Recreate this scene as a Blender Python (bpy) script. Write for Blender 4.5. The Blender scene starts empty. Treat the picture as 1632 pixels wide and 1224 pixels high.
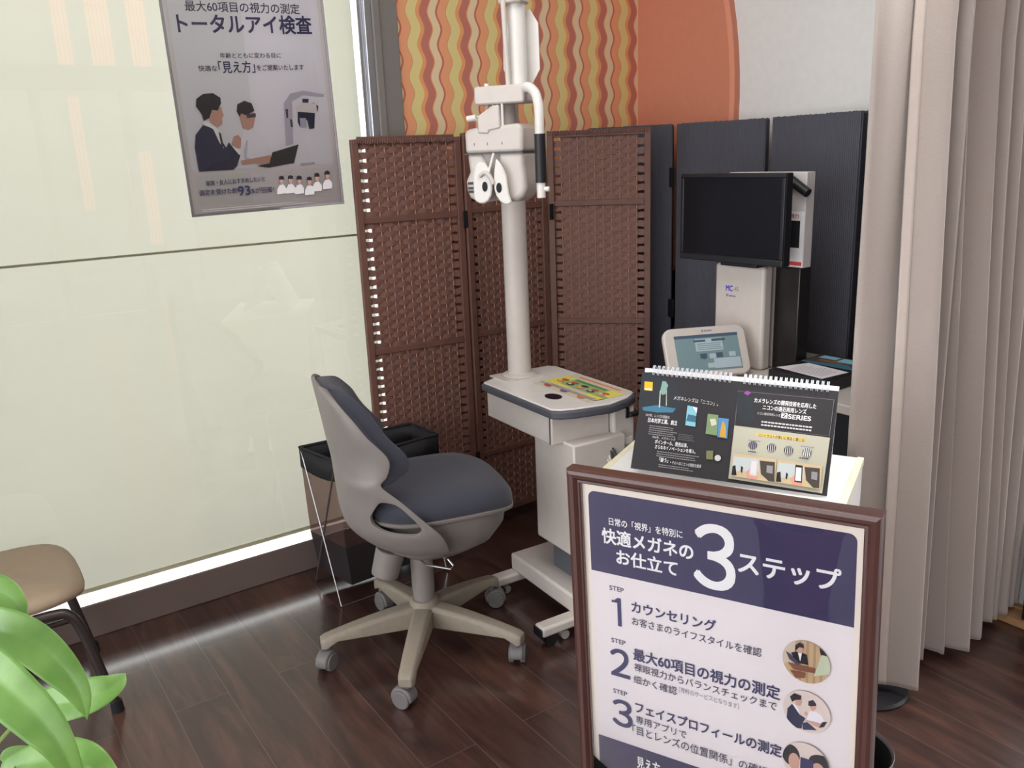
import bpy, bmesh, math, random
from mathutils import Matrix, Vector
random.seed(7)
S = bpy.context.scene
COL = S.collection
PI = math.pi

# ------------------------------------------------------------------ camera, sky, lamps, exposure
cam = bpy.data.cameras.new('camera')
cam.sensor_fit = 'HORIZONTAL'; cam.sensor_width = 36.0
cam.lens = 1350.0/1632.0*36.0
cam.clip_start = 0.05
camera = bpy.data.objects.new('camera', cam); COL.objects.link(camera)
camera.matrix_world = Matrix(((0.81897714, 0.18046131, -0.54471107, 0.0),
                              (-0.57252952, 0.1931984, -0.79679629, 0.0),
                              (-0.0385536, 0.96442112, 0.2615445, 1.45),
                              (0, 0, 0, 1)))
S.camera = camera
S.view_settings.view_transform = 'Standard'
S.view_settings.look = 'None'
S.view_settings.exposure = 0.0
S.view_settings.gamma = 1.0
S.view_settings.use_curve_mapping = False

SKY_BASE, SKY_WINDOW, SKY_LEFT, SKY_RIGHT = 0.8, 4.8, 2.8, 2.0
world = bpy.data.worlds.new('sky'); S.world = world; world.use_nodes = True
wn = world.node_tree; wn.nodes.clear()
w_out = wn.nodes.new('ShaderNodeOutputWorld'); w_bg = wn.nodes.new('ShaderNodeBackground')
w_bg.inputs['Color'].default_value = (0.98, 0.98, 1.0, 1)
# bright hazy sky: brightest beyond the shaded window, open bright sides of the shop to the left and the right
w_tc = wn.nodes.new('ShaderNodeTexCoord')
def sky_lobe(direction, lo, hi, gain):
    d = wn.nodes.new('ShaderNodeVectorMath'); d.operation = 'DOT_PRODUCT'; d.inputs[1].default_value = direction
    wn.links.new(w_tc.outputs['Generated'], d.inputs[0])
    r = wn.nodes.new('ShaderNodeMapRange'); r.interpolation_type = 'SMOOTHSTEP'
    for i, q in zip((1, 2, 3, 4), (lo, hi, 0.0, gain)): r.inputs[i].default_value = q
    wn.links.new(d.outputs['Value'], r.inputs[0]); return r.outputs[0]
w_s = wn.nodes.new('ShaderNodeMath'); w_s.operation = 'ADD'; w_s2 = wn.nodes.new('ShaderNodeMath'); w_s2.operation = 'ADD'; w_s2.inputs[1].default_value = SKY_BASE
wn.links.new(sky_lobe((0, 1, 0), 0.0, 0.7, SKY_WINDOW), w_s.inputs[0]); w_s3 = wn.nodes.new('ShaderNodeMath'); w_s3.operation = 'ADD'; wn.links.new(w_s3.outputs[0], w_s.inputs[1])
wn.links.new(sky_lobe((-0.95, -0.25, 0.2), 0.3, 0.95, SKY_LEFT), w_s3.inputs[0]); wn.links.new(sky_lobe((0.92, -0.30, 0.25), 0.4, 0.95, SKY_RIGHT), w_s3.inputs[1])
wn.links.new(w_s.outputs[0], w_s2.inputs[0]); wn.links.new(w_s2.outputs[0], w_bg.inputs['Strength'])
wn.links.new(w_bg.outputs[0], w_out.inputs[0])

def lamp(name, kind, loc, power, color=(1, 1, 1), rot=None, target=None, **kw):
    L = bpy.data.lights.new(name, kind); L.energy = power; L.color = color
    for k, v in kw.items(): setattr(L, k, v)
    o = bpy.data.objects.new(name, L); o.location = loc
    if target is not None:
        o.rotation_euler = (Vector(target)-Vector(loc)).to_track_quat('-Z', 'Y').to_euler()
    COL.objects.link(o); return o
# broad ceiling panel in the middle of the shop, in front of the screens
lamp('ceiling_panel', 'AREA', (1.0, 1.2, 2.67), 22, (1.0, 0.98, 0.95), shape='SQUARE', size=1.2)
# recessed spot in the ceiling over the white counter
lamp('ceiling_spot', 'SPOT', (1.80, 0.95, 2.66), 110, (1.0, 0.97, 0.9), target=(1.68, 1.10, 0.72), spot_size=math.radians(20), spot_blend=0.5, shadow_soft_size=0.05)

# ------------------------------------------------------------------ materials
def lin(c):
    return c/12.92 if c <= 0.04045 else ((c+0.055)/1.055)**2.4
def rgb(r, g, b): return (lin(r/255), lin(g/255), lin(b/255), 1)
MATS = {}
def mat(name, color, rough=0.5, metal=0.0, var=0.06, scale=30.0, bump=0.0, bscale=200.0, coat=0.0, spec=0.5, trans=0.0, sheen=0.0, aniso=None):
    """principled material whose colour carries a faint procedural mottling"""
    m = bpy.data.materials.new(name); m.use_nodes = True
    nt = m.node_tree; N = nt.nodes; b = N['Principled BSDF']
    tc = N.new('ShaderNodeTexCoord'); src = tc.outputs['Object']
    if aniso:
        mp = N.new('ShaderNodeMapping'); mp.inputs['Scale'].default_value = aniso; nt.links.new(src, mp.inputs[0]); src = mp.outputs[0]
    nz = N.new('ShaderNodeTexNoise'); nz.inputs['Scale'].default_value = scale; nz.inputs['Detail'].default_value = 4
    nt.links.new(src, nz.inputs['Vector'])
    mx = N.new('ShaderNodeMix'); mx.data_type = 'RGBA'
    mx.inputs[6].default_value = tuple(c*(1-var) for c in color[:3])+(1,)
    mx.inputs[7].default_value = tuple(min(1, c*(1+var)) for c in color[:3])+(1,)
    nt.links.new(nz.outputs['Fac'], mx.inputs[0]); nt.links.new(mx.outputs[2], b.inputs['Base Color'])
    b.inputs['Roughness'].default_value = rough; b.inputs['Metallic'].default_value = metal
    b.inputs['Coat Weight'].default_value = coat; b.inputs['Specular IOR Level'].default_value = spec
    if trans: b.inputs['Transmission Weight'].default_value = trans
    if sheen: b.inputs['Sheen Weight'].default_value = sheen
    if bump:
        n2 = N.new('ShaderNodeTexNoise'); n2.inputs['Scale'].default_value = bscale; nt.links.new(src, n2.inputs['Vector'])
        bp = N.new('ShaderNodeBump'); bp.inputs['Strength'].default_value = bump; bp.inputs['Distance'].default_value = 0.002
        nt.links.new(n2.outputs['Fac'], bp.inputs['Height']); nt.links.new(bp.outputs[0], b.inputs['Normal'])
    MATS[name] = m; return m
def ink(name, color, rough=0.72):
    return mat(name, color, rough, var=0.02, scale=8)

def floor_material():
    m = bpy.data.materials.new('walnut_planks'); m.use_nodes = True
    nt = m.node_tree; N = nt.nodes; b = N['Principled BSDF']; L = nt.links.new
    tc = N.new('ShaderNodeTexCoord'); sep = N.new('ShaderNodeSeparateXYZ'); L(tc.outputs['Object'], sep.inputs[0])
    com = N.new('ShaderNodeCombineXYZ')
    ax = N.new('ShaderNodeMath'); ax.operation = 'ADD'; ax.inputs[1].default_value = -0.348+0.1476*40
    ay = N.new('ShaderNodeMath'); ay.operation = 'ADD'; ay.inputs[1].default_value = 20.0
    L(sep.outputs['X'], ax.inputs[0]); L(sep.outputs['Y'], ay.inputs[0]); L(ay.outputs[0], com.inputs['X']); L(ax.outputs[0], com.inputs['Y'])
    bk = N.new('ShaderNodeTexBrick'); L(com.outputs[0], bk.inputs['Vector'])
    bk.inputs['Scale'].default_value = 1.0; bk.inputs['Brick Width'].default_value = 0.9; bk.inputs['Row Height'].default_value = 0.1476
    bk.inputs['Mortar Size'].default_value = 0.0014; bk.inputs['Mortar Smooth'].default_value = 0.3; bk.offset = 0.31; bk.inputs['Bias'].default_value = 0.0
    bk.inputs['Color1'].default_value = (0.0, 0.0, 0.0, 1); bk.inputs['Color2'].default_value = (1, 1, 1, 1); bk.inputs['Mortar'].default_value = (0.5, 0.5, 0.5, 1)
    mp = N.new('ShaderNodeMapping'); mp.inputs['Scale'].default_value = (1.1, 7, 1); L(com.outputs[0], mp.inputs[0])
    off = N.new('ShaderNodeVectorMath'); off.operation = 'ADD'
    sc = N.new('ShaderNodeVectorMath'); sc.operation = 'SCALE'; sc.inputs['Scale'].default_value = 7.0; L(bk.outputs['Color'], sc.inputs[0])
    L(mp.outputs[0], off.inputs[0]); L(sc.outputs[0], off.inputs[1])
    nz = N.new('ShaderNodeTexNoise'); nz.inputs['Scale'].default_value = 2.2; nz.inputs['Detail'].default_value = 7; nz.inputs['Distortion'].default_value = 1.2; L(off.outputs[0], nz.inputs['Vector'])
    nf = N.new('ShaderNodeTexNoise'); nf.inputs['Scale'].default_value = 14; nf.inputs['Detail'].default_value = 6; L(off.outputs[0], nf.inputs['Vector'])
    rp = N.new('ShaderNodeValToRGB'); e = rp.color_ramp.elements
    e[0].position = 0.28; e[0].color = (0.036, 0.017, 0.015, 1); e[1].position = 0.78; e[1].color = (0.125, 0.058, 0.040, 1)
    e2 = rp.color_ramp.elements.new(0.52); e2.color = (0.066, 0.031, 0.024, 1)
    ad = N.new('ShaderNodeMath'); ad.operation = 'MULTIPLY_ADD'; ad.inputs[1].default_value = 0.22; L(nf.outputs['Fac'], ad.inputs[0])
    pl = N.new('ShaderNodeMath'); pl.operation = 'MULTIPLY_ADD'; pl.inputs[1].default_value = 0.16; L(bk.outputs['Color'], pl.inputs[0])
    sb = N.new('ShaderNodeMath'); sb.operation = 'ADD'; sb.inputs[1].default_value = -0.19; L(nz.outputs['Fac'], sb.inputs[0])
    L(sb.outputs[0], ad.inputs[2]); L(ad.outputs[0], pl.inputs[2]); L(pl.outputs[0], rp.inputs[0])
    mm = N.new('ShaderNodeMix'); mm.data_type = 'RGBA'; mm.inputs[7].default_value = (0.16, 0.11, 0.10, 1)
    mf = N.new('ShaderNodeMath'); mf.operation = 'MULTIPLY'; mf.inputs[1].default_value = 0.55; L(bk.outputs['Fac'], mf.inputs[0]); L(mf.outputs[0], mm.inputs[0])
    L(rp.outputs[0], mm.inputs[6]); L(mm.outputs[2], b.inputs['Base Color'])
    b.inputs['Roughness'].default_value = 0.30; b.inputs['Specular IOR Level'].default_value = 0.4; b.inputs['Coat Weight'].default_value = 0.85; b.inputs['Coat Roughness'].default_value = 0.15
    bp = N.new('ShaderNodeBump'); bp.inputs['Strength'].default_value = 0.08; bp.inputs['Distance'].default_value = 0.001; L(nf.outputs['Fac'], bp.inputs['Height']); L(bp.outputs[0], b.inputs['Normal'])
    return m

def wave_wallpaper():
    m = bpy.data.materials.new('wavy_wallpaper'); m.use_nodes = True
    nt = m.node_tree; N = nt.nodes; b = N['Principled BSDF']; L = nt.links.new
    def math_(op, a, v=None, c=None):
        n = N.new('ShaderNodeMath'); n.operation = op
        for i, q in enumerate((a, v, c)):
            if q is None: continue
            if isinstance(q, (int, float)): n.inputs[i].default_value = q
            else: L(q, n.inputs[i])
        return n.outputs[0]
    tc = N.new('ShaderNodeTexCoord'); sp = N.new('ShaderNodeSeparateXYZ'); L(tc.outputs['Object'], sp.inputs[0])
    ph = math_('MULTIPLY', math_('SUBTRACT', sp.outputs['Z'], 1.887), 2*PI/0.108)
    wob = math_('MULTIPLY', math_('COSINE', ph), 0.0088)
    u = math_('DIVIDE', math_('SUBTRACT', math_('SUBTRACT', sp.outputs['X'], wob), 1.4825-0.1625*4), 0.1625)
    fr = math_('FRACT', u)
    rp = N.new('ShaderNodeValToRGB'); cr = rp.color_ramp; cr.interpolation = 'CONSTANT'
    red, orange, yel, beige, line = rgb(196, 122, 106), rgb(238, 166, 122), rgb(230, 212, 144), rgb(234, 212, 172), rgb(200, 112, 92)
    pal = [(0.0, line), (0.045, orange), (0.255, rgb(206, 146, 98)), (0.268, yel), (0.505, rgb(238, 164, 108)), (0.60, red), (0.79, rgb(238, 162, 112)), (0.82, beige)]
    cr.elements[0].position = 0; cr.elements[0].color = pal[0][1]; cr.elements[1].position = pal[1][0]; cr.elements[1].color = pal[1][1]
    for p, c in pal[2:]:
        e = cr.elements.new(p); e.color = c
    L(fr, rp.inputs[0]); L(rp.outputs[0], b.inputs['Base Color']); b.inputs['Roughness'].default_value = 0.6
    return m

def glass_material(name, tint=(1, 1, 1, 1), ior=1.45, rough=0.0):
    m = bpy.data.materials.new(name); m.use_nodes = True
    nt = m.node_tree; N = nt.nodes; N.clear(); L = nt.links.new
    out = N.new('ShaderNodeOutputMaterial'); mx = N.new('ShaderNodeMixShader'); tr = N.new('ShaderNodeBsdfTransparent'); gl = N.new('ShaderNodeBsdfGlossy')
    fr = N.new('ShaderNodeFresnel'); fr.inputs['IOR'].default_value = ior
    tr.inputs['Color'].default_value = tint; gl.inputs['Roughness'].default_value = rough
    L(fr.outputs[0], mx.inputs[0]); L(tr.outputs[0], mx.inputs[1]); L(gl.outputs[0], mx.inputs[2]); L(mx.outputs[0], out.inputs[0])
    MATS[name] = m; return m

def shade_material():
    m = bpy.data.materials.new('translucent_shade_cloth'); m.use_nodes = True
    nt = m.node_tree; N = nt.nodes; N.clear(); L = nt.links.new
    out = N.new('ShaderNodeOutputMaterial'); ad = N.new('ShaderNodeAddShader'); tl = N.new('ShaderNodeBsdfTranslucent'); df = N.new('ShaderNodeBsdfDiffuse')
    tc = N.new('ShaderNodeTexCoord'); nz = N.new('ShaderNodeTexNoise'); mp = N.new('ShaderNodeMapping'); mp.inputs['Scale'].default_value = (1.2, 1, 5)
    L(tc.outputs['Object'], mp.inputs[0]); L(mp.outputs[0], nz.inputs['Vector']); nz.inputs['Scale'].default_value = 3.0; nz.inputs['Detail'].default_value = 5
    w = N.new('ShaderNodeTexNoise'); w.inputs['Scale'].default_value = 420; L(tc.outputs['Object'], w.inputs['Vector'])
    c1 = (0.152, 0.146, 0.123, 1); c2 = (0.165, 0.159, 0.136, 1)
    mx = N.new('ShaderNodeMix'); mx.data_type = 'RGBA'; mx.inputs[6].default_value = c1; mx.inputs[7].default_value = c2
    s = N.new('ShaderNodeMath'); s.operation = 'MULTIPLY_ADD'; s.inputs[1].default_value = 0.35; L(w.outputs['Fac'], s.inputs[0])
    s2 = N.new('ShaderNodeMath'); s2.operation = 'SUBTRACT'; s2.inputs[1].default_value = 0.17; L(nz.outputs['Fac'], s2.inputs[0]); L(s2.outputs[0], s.inputs[2])
    L(s.outputs[0], mx.inputs[0]); L(mx.outputs[2], tl.inputs['Color']); df.inputs['Color'].default_value = (0.22, 0.22, 0.18, 1)
    L(tl.outputs[0], ad.inputs[0]); L(df.outputs[0], ad.inputs[1]); L(ad.outputs[0], out.inputs[0])
    MATS['shade'] = m; return m

def mesh_cloth(name, color, see):
    m = bpy.data.materials.new(name); m.use_nodes = True
    nt = m.node_tree; N = nt.nodes; b = N['Principled BSDF']; L = nt.links.new
    b.inputs['Base Color'].default_value = color; b.inputs['Roughness'].default_value = 0.8
    tr = N.new('ShaderNodeBsdfTransparent'); tr.inputs['Color'].default_value = (0.92, 0.82, 0.78, 1); mx = N.new('ShaderNodeMixShader'); mx.inputs[0].default_value = see
    out = N['Material Output']; L(b.outputs[0], mx.inputs[1]); L(tr.outputs[0], mx.inputs[2]); L(mx.outputs[0], out.inputs[0])
    MATS[name] = m; return m

def leaf_material():
    m = bpy.data.materials.new('leaf_green'); m.use_nodes = True
    nt = m.node_tree; N = nt.nodes; b = N['Principled BSDF']; L = nt.links.new
    tc = N.new('ShaderNodeTexCoord'); nz = N.new('ShaderNodeTexNoise'); nz.inputs['Scale'].default_value = 45; nz.inputs['Detail'].default_value = 4; L(tc.outputs['Object'], nz.inputs['Vector'])
    rp = N.new('ShaderNodeValToRGB'); e = rp.color_ramp.elements
    e[0].position = 0.3; e[0].color = rgb(120, 170, 82); e[1].position = 0.75; e[1].color = rgb(160, 206, 116)
    L(nz.outputs['Fac'], rp.inputs[0]); L(rp.outputs[0], b.inputs['Base Color']); b.inputs['Roughness'].default_value = 0.36
    tl = N.new('ShaderNodeBsdfTranslucent'); tl.inputs['Color'].default_value = rgb(150, 200, 90); mx = N.new('ShaderNodeMixShader'); mx.inputs[0].default_value = 0.3
    out = N['Material Output']; L(b.outputs[0], mx.inputs[1]); L(tl.outputs[0], mx.inputs[2]); L(mx.outputs[0], out.inputs[0])
    MATS['leaf'] = m; return m

M_floor = floor_material(); M_wave = wave_wallpaper(); M_shade = shade_material(); M_leaf = leaf_material()
M_glass = glass_material('window_glass', (0.97, 0.985, 0.97, 1), 1.5)
M_cover = glass_material('picture_glazing', (1, 1, 1, 1), 1.38)
M_white = mat('white_plaster', rgb(224, 224, 222), 0.7, bump=0.15, bscale=160)
M_orange = mat('orange_paint', rgb(204, 130, 104), 0.6, bump=0.2, bscale=220)
M_orange_edge = mat('orange_edge', rgb(224, 150, 122), 0.55)
M_ceil = mat('ceiling_white', (0.78, 0.78, 0.76, 1), 0.8)
M_sill = mat('grey_brown_sill', rgb(112, 98, 92), 0.45)
M_alu = mat('brushed_aluminium', (0.62, 0.64, 0.68, 1), 0.3, 0.9)
M_grey_trim = mat('grey_trim', rgb(128, 124, 120), 0.5)
M_base = mat('grey_skirting', rgb(120, 112, 104), 0.5)
M_brown = mat('brown_woven_paper', rgb(116, 82, 73), 0.62, var=0.3, scale=70, bump=0.4, bscale=300, aniso=(0.6, 1, 2))
M_brown_post = mat('brown_post', rgb(106, 72, 62), 0.55, var=0.2, scale=40)
M_cord = mat('tan_cord', rgb(168, 116, 88), 0.6)
M_dark_weave = mat('charcoal_woven_paper', rgb(78, 79, 88), 0.8, var=0.3, scale=60, bump=0.6, bscale=150, aniso=(6, 6, 0.25))
M_dark_post = mat('charcoal_post', rgb(52, 52, 60), 0.6)
M_hinge = mat('black_hinge', rgb(22, 22, 26), 0.5)
M_device = mat('warm_white_plastic', rgb(206, 198, 191), 0.38)
M_device_hi = mat('clean_white_plastic', rgb(226, 223, 218), 0.3)
M_device_grey = mat('pale_grey_plastic', rgb(168, 160, 156), 0.45)
M_dev_dark = mat('slate_edge', rgb(78, 80, 88), 0.5)
M_inner_col = mat('dark_grey_column', rgb(92, 94, 102), 0.4)
M_black = mat('black_plastic', rgb(24, 24, 30), 0.45)
M_rubber = mat('black_rubber', rgb(18, 18, 20), 0.7)
M_navy_fab = mat('navy_grey_fabric', rgb(56, 58, 70), 0.9, var=0.12, scale=250, bump=0.4, bscale=700, sheen=0.2)
M_shell = mat('grey_chair_plastic', rgb(134, 128, 124), 0.5, bump=0.1, bscale=800)
M_base_plastic = mat('khaki_grey_plastic', rgb(146, 136, 122), 0.6, var=0.12, scale=60)
M_caster = mat('caster_grey', rgb(112, 108, 108), 0.5)
M_steel = mat('chromed_steel', (0.6, 0.6, 0.62, 1), 0.25, 1.0)
M_tan = mat('tan_vinyl', rgb(174, 154, 130), 0.55, bump=0.1, bscale=500)
M_tube = mat('dark_bronze_tube', rgb(78, 70, 68), 0.35, 0.6)
M_blackcloth = mat('black_nylon', rgb(30, 29, 33), 0.75, bump=0.3, bscale=400)
M_gauze = mesh_cloth('brown_gauze', rgb(92, 66, 60), 0.5)
M_gauze_dark = mesh_cloth('dark_gauze', rgb(40, 32, 34), 0.12)
M_counter = mat('white_laminate', (0.86, 0.86, 0.84, 1), 0.35)
M_cream = mat('cream_edge', rgb(236, 230, 200), 0.4)
M_desk = mat('desk_laminate', rgb(206, 198, 192), 0.4)
M_frame = mat('dark_mahogany', rgb(80, 50, 45), 0.32, var=0.25, scale=30, coat=0.3, aniso=(6, 6, 0.6))
M_curtain = mat('beige_curtain', rgb(168, 157, 150), 0.85, var=0.06, scale=160, bump=0.3, bscale=500, sheen=0.3, aniso=(0.4, 0.4, 3))
M_wood_light = mat('light_wood', rgb(168, 128, 92), 0.5, var=0.2, aniso=(6, 0.5, 1))
M_screen = mat('dark_screen', rgb(12, 12, 20), 0.25)
M_bin = mat('grey_bin', rgb(112, 104, 108), 0.45)
M_bark = mat('bark', rgb(96, 76, 56), 0.8, bump=0.5)
M_pot = mat('terracotta_pot', rgb(150, 96, 70), 0.7)
M_soil = mat('soil', rgb(52, 38, 30), 0.95)
M_stem = mat('green_stem', rgb(140, 170, 90), 0.5)
# printing inks
I = {k: ink('ink_'+k, c) for k, c in {
    'paper': rgb(236, 230, 236), 'cream': rgb(240, 228, 216), 'navy': rgb(48, 42, 84), 'white': rgb(244, 242, 244), 'lav': rgb(238, 235, 245), 'lav2': rgb(233, 225, 228),
    'dnavy': rgb(52, 50, 96), 'text': rgb(60, 54, 84), 'grey': rgb(140, 134, 146), 'suit': rgb(46, 50, 84), 'suit2': rgb(38, 42, 74), 'skin': rgb(206, 162, 146), 'hair': rgb(38, 34, 44), 'black': rgb(26, 26, 32),
    'tie': rgb(70, 50, 60), 'whitecloth': rgb(236, 232, 242), 'fold': rgb(206, 200, 216), 'unit': rgb(196, 190, 206), 'unitd': rgb(70, 70, 92), 'panelgrey': rgb(226, 221, 226),
    'card': rgb(42, 40, 44), 'teal': rgb(38, 45, 52), 'lens': rgb(132, 168, 160), 'pool': rgb(64, 122, 150), 'yellow': rgb(242, 188, 36), 'sky': rgb(134, 196, 214), 'deep': rgb(58, 110, 130), 'green': rgb(128, 152, 112), 'greenl': rgb(206, 210, 180),
    'blue': rgb(88, 140, 190), 'gold': rgb(206, 162, 62), 'olive': rgb(126, 126, 84), 'beige': rgb(188, 186, 168), 'violet': rgb(150, 70, 160), 'panelline': rgb(110, 108, 112), 'lite': rgb(206, 204, 206), 'midt': rgb(150, 148, 150),
    'hl': rgb(232, 196, 92), 'roomw': rgb(196, 206, 206), 'roomf': rgb(208, 186, 150), 'roomd': rgb(70, 64, 60), 'hand': rgb(222, 158, 138), 'curt': rgb(196, 168, 132), 'curtd': rgb(176, 146, 112), 'wallp': rgb(208, 190, 172), 'wood': rgb(134, 84, 64), 'mint': rgb(196, 204, 178), 'circ': rgb(222, 206, 200),
    'flyy': rgb(226, 216, 90), 'flyg': rgb(150, 180, 120), 'flyg2': rgb(84, 140, 84), 'flyr': rgb(186, 86, 84), 'flyo': rgb(222, 130, 90), 'flyp': rgb(120, 110, 160), 'flyt': rgb(206, 196, 176), 'lcd': rgb(120, 146, 152), 'lcdd': rgb(70, 90, 110), 'lcdl': rgb(176, 194, 202), 'bluet': rgb(70, 60, 190), 'red': rgb(206, 70, 70)}.items()}

# ------------------------------------------------------------------ mesh building
class MB:
    """collects faces with material slots and links them as one mesh object"""
    def __init__(self): self.v = []; self.f = []; self.m = []; self.mats = []; self.x = Matrix.Identity(4)
    def slot(self, m):
        if m not in self.mats: self.mats.append(m)
        return self.mats.index(m)
    def add(self, verts, faces, m, x=None):
        b = len(self.v); X = self.x @ x if x is not None else self.x; s = self.slot(m)
        self.v += [X @ Vector(p) for p in verts]
        for f in faces: self.f.append([b+i for i in f]); self.m.append(s)
        return self
    def box(self, x0, x1, y0, y1, z0, z1, m, x=None):
        v = [(a, b, c) for c in (z0, z1) for b in (y0, y1) for a in (x0, x1)]
        return self.add(v, [(0, 2, 3, 1), (4, 5, 7, 6), (0, 1, 5, 4), (2, 6, 7, 3), (0, 4, 6, 2), (1, 3, 7, 5)], m, x)
    def prism(self, poly, z0, z1, m, x=None):
        n = len(poly); v = [(p[0], p[1], z0) for p in poly]+[(p[0], p[1], z1) for p in poly]
        a = sum(poly[i][0]*poly[(i+1) % n][1]-poly[(i+1) % n][0]*poly[i][1] for i in range(n))
        fs = [tuple(range(n))[::-1], tuple(range(n, 2*n))]+[(i, (i+1) % n, n+(i+1) % n, n+i) for i in range(n)]
        if a < 0: fs = [f[::-1] for f in fs]
        return self.add(v, fs, m, x)
    def tube(self, pts, r, m, n=12, x=None, caps=True):
        pts = [Vector(p) for p in pts]; K = len(pts); rs = r if isinstance(r, (list, tuple)) else [r]*K
        vs = []; fs = []; up = None
        for i, p in enumerate(pts):
            t = (pts[min(i+1, K-1)]-pts[max(i-1, 0)]).normalized()
            if up is None: up = Vector((0, 0, 1)) if abs(t.z) < 0.9 else Vector((1, 0, 0))
            a = t.cross(up).normalized(); b = a.cross(t).normalized(); up = b
            for k in range(n):
                q = 2*PI*k/n; vs.append(p+a*math.cos(q)*rs[i]+b*math.sin(q)*rs[i])
        for i in range(K-1):
            for k in range(n): fs.append((i*n+k, i*n+(k+1) % n, (i+1)*n+(k+1) % n, (i+1)*n+k))
        if caps: fs += [tuple(range(n))[::-1], tuple(range((K-1)*n, K*n))]
        return self.add(vs, fs, m, x)
    def lathe(self, prof, m, n=28, x=None):
        vs = []; fs = []; K = len(prof)
        for r, z in prof:
            for k in range(n): q = 2*PI*k/n; vs.append((max(r, 1e-5)*math.cos(q), max(r, 1e-5)*math.sin(q), z))
        for i in range(K-1):
            for k in range(n): fs.append((i*n+k, i*n+(k+1) % n, (i+1)*n+(k+1) % n, (i+1)*n+k))
        fs.append(tuple(range(n))[::-1]); fs.append(tuple(range((K-1)*n, K*n)))
        return self.add(vs, fs, m, x)
    def rings(self, ringlist, m, x=None, caps=True):
        n = len(ringlist[0]); vs = [p for r in ringlist for p in r]; fs = []; K = len(ringlist)
        for i in range(K-1):
            for k in range(n): fs.append((i*n+k, i*n+(k+1) % n, (i+1)*n+(k+1) % n, (i+1)*n+k))
        if caps: fs += [tuple(range(n))[::-1], tuple(range((K-1)*n, K*n))]
        return self.add(vs, fs, m, x)
    def grid(self, rows, m, x=None):
        nr, nc = len(rows), len(rows[0]); vs = [p for r in rows for p in r]
        fs = [(i*nc+j, i*nc+j+1, (i+1)*nc+j+1, (i+1)*nc+j) for i in range(nr-1) for j in range(nc-1)]
        return self.add(vs, fs, m, x)
    def build(self, name, parent=None, bevel=0, seg=2, smooth=40, subsurf=0, solid=0, soff=0, fix=True):
        me = bpy.data.meshes.new(name); me.from_pydata([tuple(p) for p in self.v], [], self.f)
        for m in self.mats: me.materials.append(m)
        for p, s in zip(me.polygons, self.m): p.material_index = s
        me.update()
        if fix:
            b = bmesh.new(); b.from_mesh(me); bmesh.ops.recalc_face_normals(b, faces=b.faces); b.to_mesh(me); b.free()
        if smooth:
            for p in me.polygons: p.use_smooth = True
            me.set_sharp_from_angle(angle=math.radians(smooth))
        o = bpy.data.objects.new(name, me); COL.objects.link(o)
        if parent is not None: o.parent = parent
        if solid:
            d = o.modifiers.new('thickness', 'SOLIDIFY'); d.thickness = solid; d.offset = soff
        if bevel:
            d = o.modifiers.new('rounded_edges', 'BEVEL'); d.width = bevel; d.segments = seg; d.limit_method = 'ANGLE'; d.angle_limit = math.radians(38)
        if subsurf:
            d = o.modifiers.new('smooth', 'SUBSURF'); d.levels = subsurf; d.render_levels = subsurf
        return o
def tag(o, label, cat, group=None):
    o['label'] = label; o['category'] = cat
    if group: o['group'] = group
    return o
def structure(o): o['kind'] = 'structure'; return o
def thing(name, label, cat, loc=(0, 0, 0), rotz=0.0, group=None):
    o = bpy.data.objects.new(name, None); o.empty_display_size = 0.1; COL.objects.link(o)
    o.location = loc; o.rotation_euler = (0, 0, rotz); return tag(o, label, cat, group)
def part(o, label): o['label'] = label; return o
def T(x=0, y=0, z=0): return Matrix.Translation((x, y, z))
def RX(a): return Matrix.Rotation(a, 4, 'X')
def RY(a): return Matrix.Rotation(a, 4, 'Y')
def RZ(a): return Matrix.Rotation(a, 4, 'Z')
def axes(o, X, Y, Z):
    return Matrix(((X[0], Y[0], Z[0], o[0]), (X[1], Y[1], Z[1], o[1]), (X[2], Y[2], Z[2], o[2]), (0, 0, 0, 1)))
def rrect(x0, x1, y0, y1, r, n=5):
    out = []
    for cx, cy, a in ((x1-r, y1-r, 0), (x0+r, y1-r, PI/2), (x0+r, y0+r, PI), (x1-r, y0+r, 1.5*PI)):
        for k in range(n+1): q = a+PI/2*k/n; out.append((cx+r*math.cos(q), cy+r*math.sin(q)))
    return out
def catmull(P, n):
    """resample tuples P to n points along a Catmull-Rom spline"""
    K = len(P)-1; out = []
    for i in range(n):
        t = K*i/(n-1); k = min(int(t), K-1); u = t-k
        a, b, c, d = P[max(k-1, 0)], P[k], P[k+1], P[min(k+2, K)]
        out.append(tuple(0.5*((2*q)+(-p+r)*u+(2*p-5*q+4*r-s)*u*u+(-p+3*q-3*r+s)*u**3) for p, q, r, s in zip(a, b, c, d)))
    return out

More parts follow.
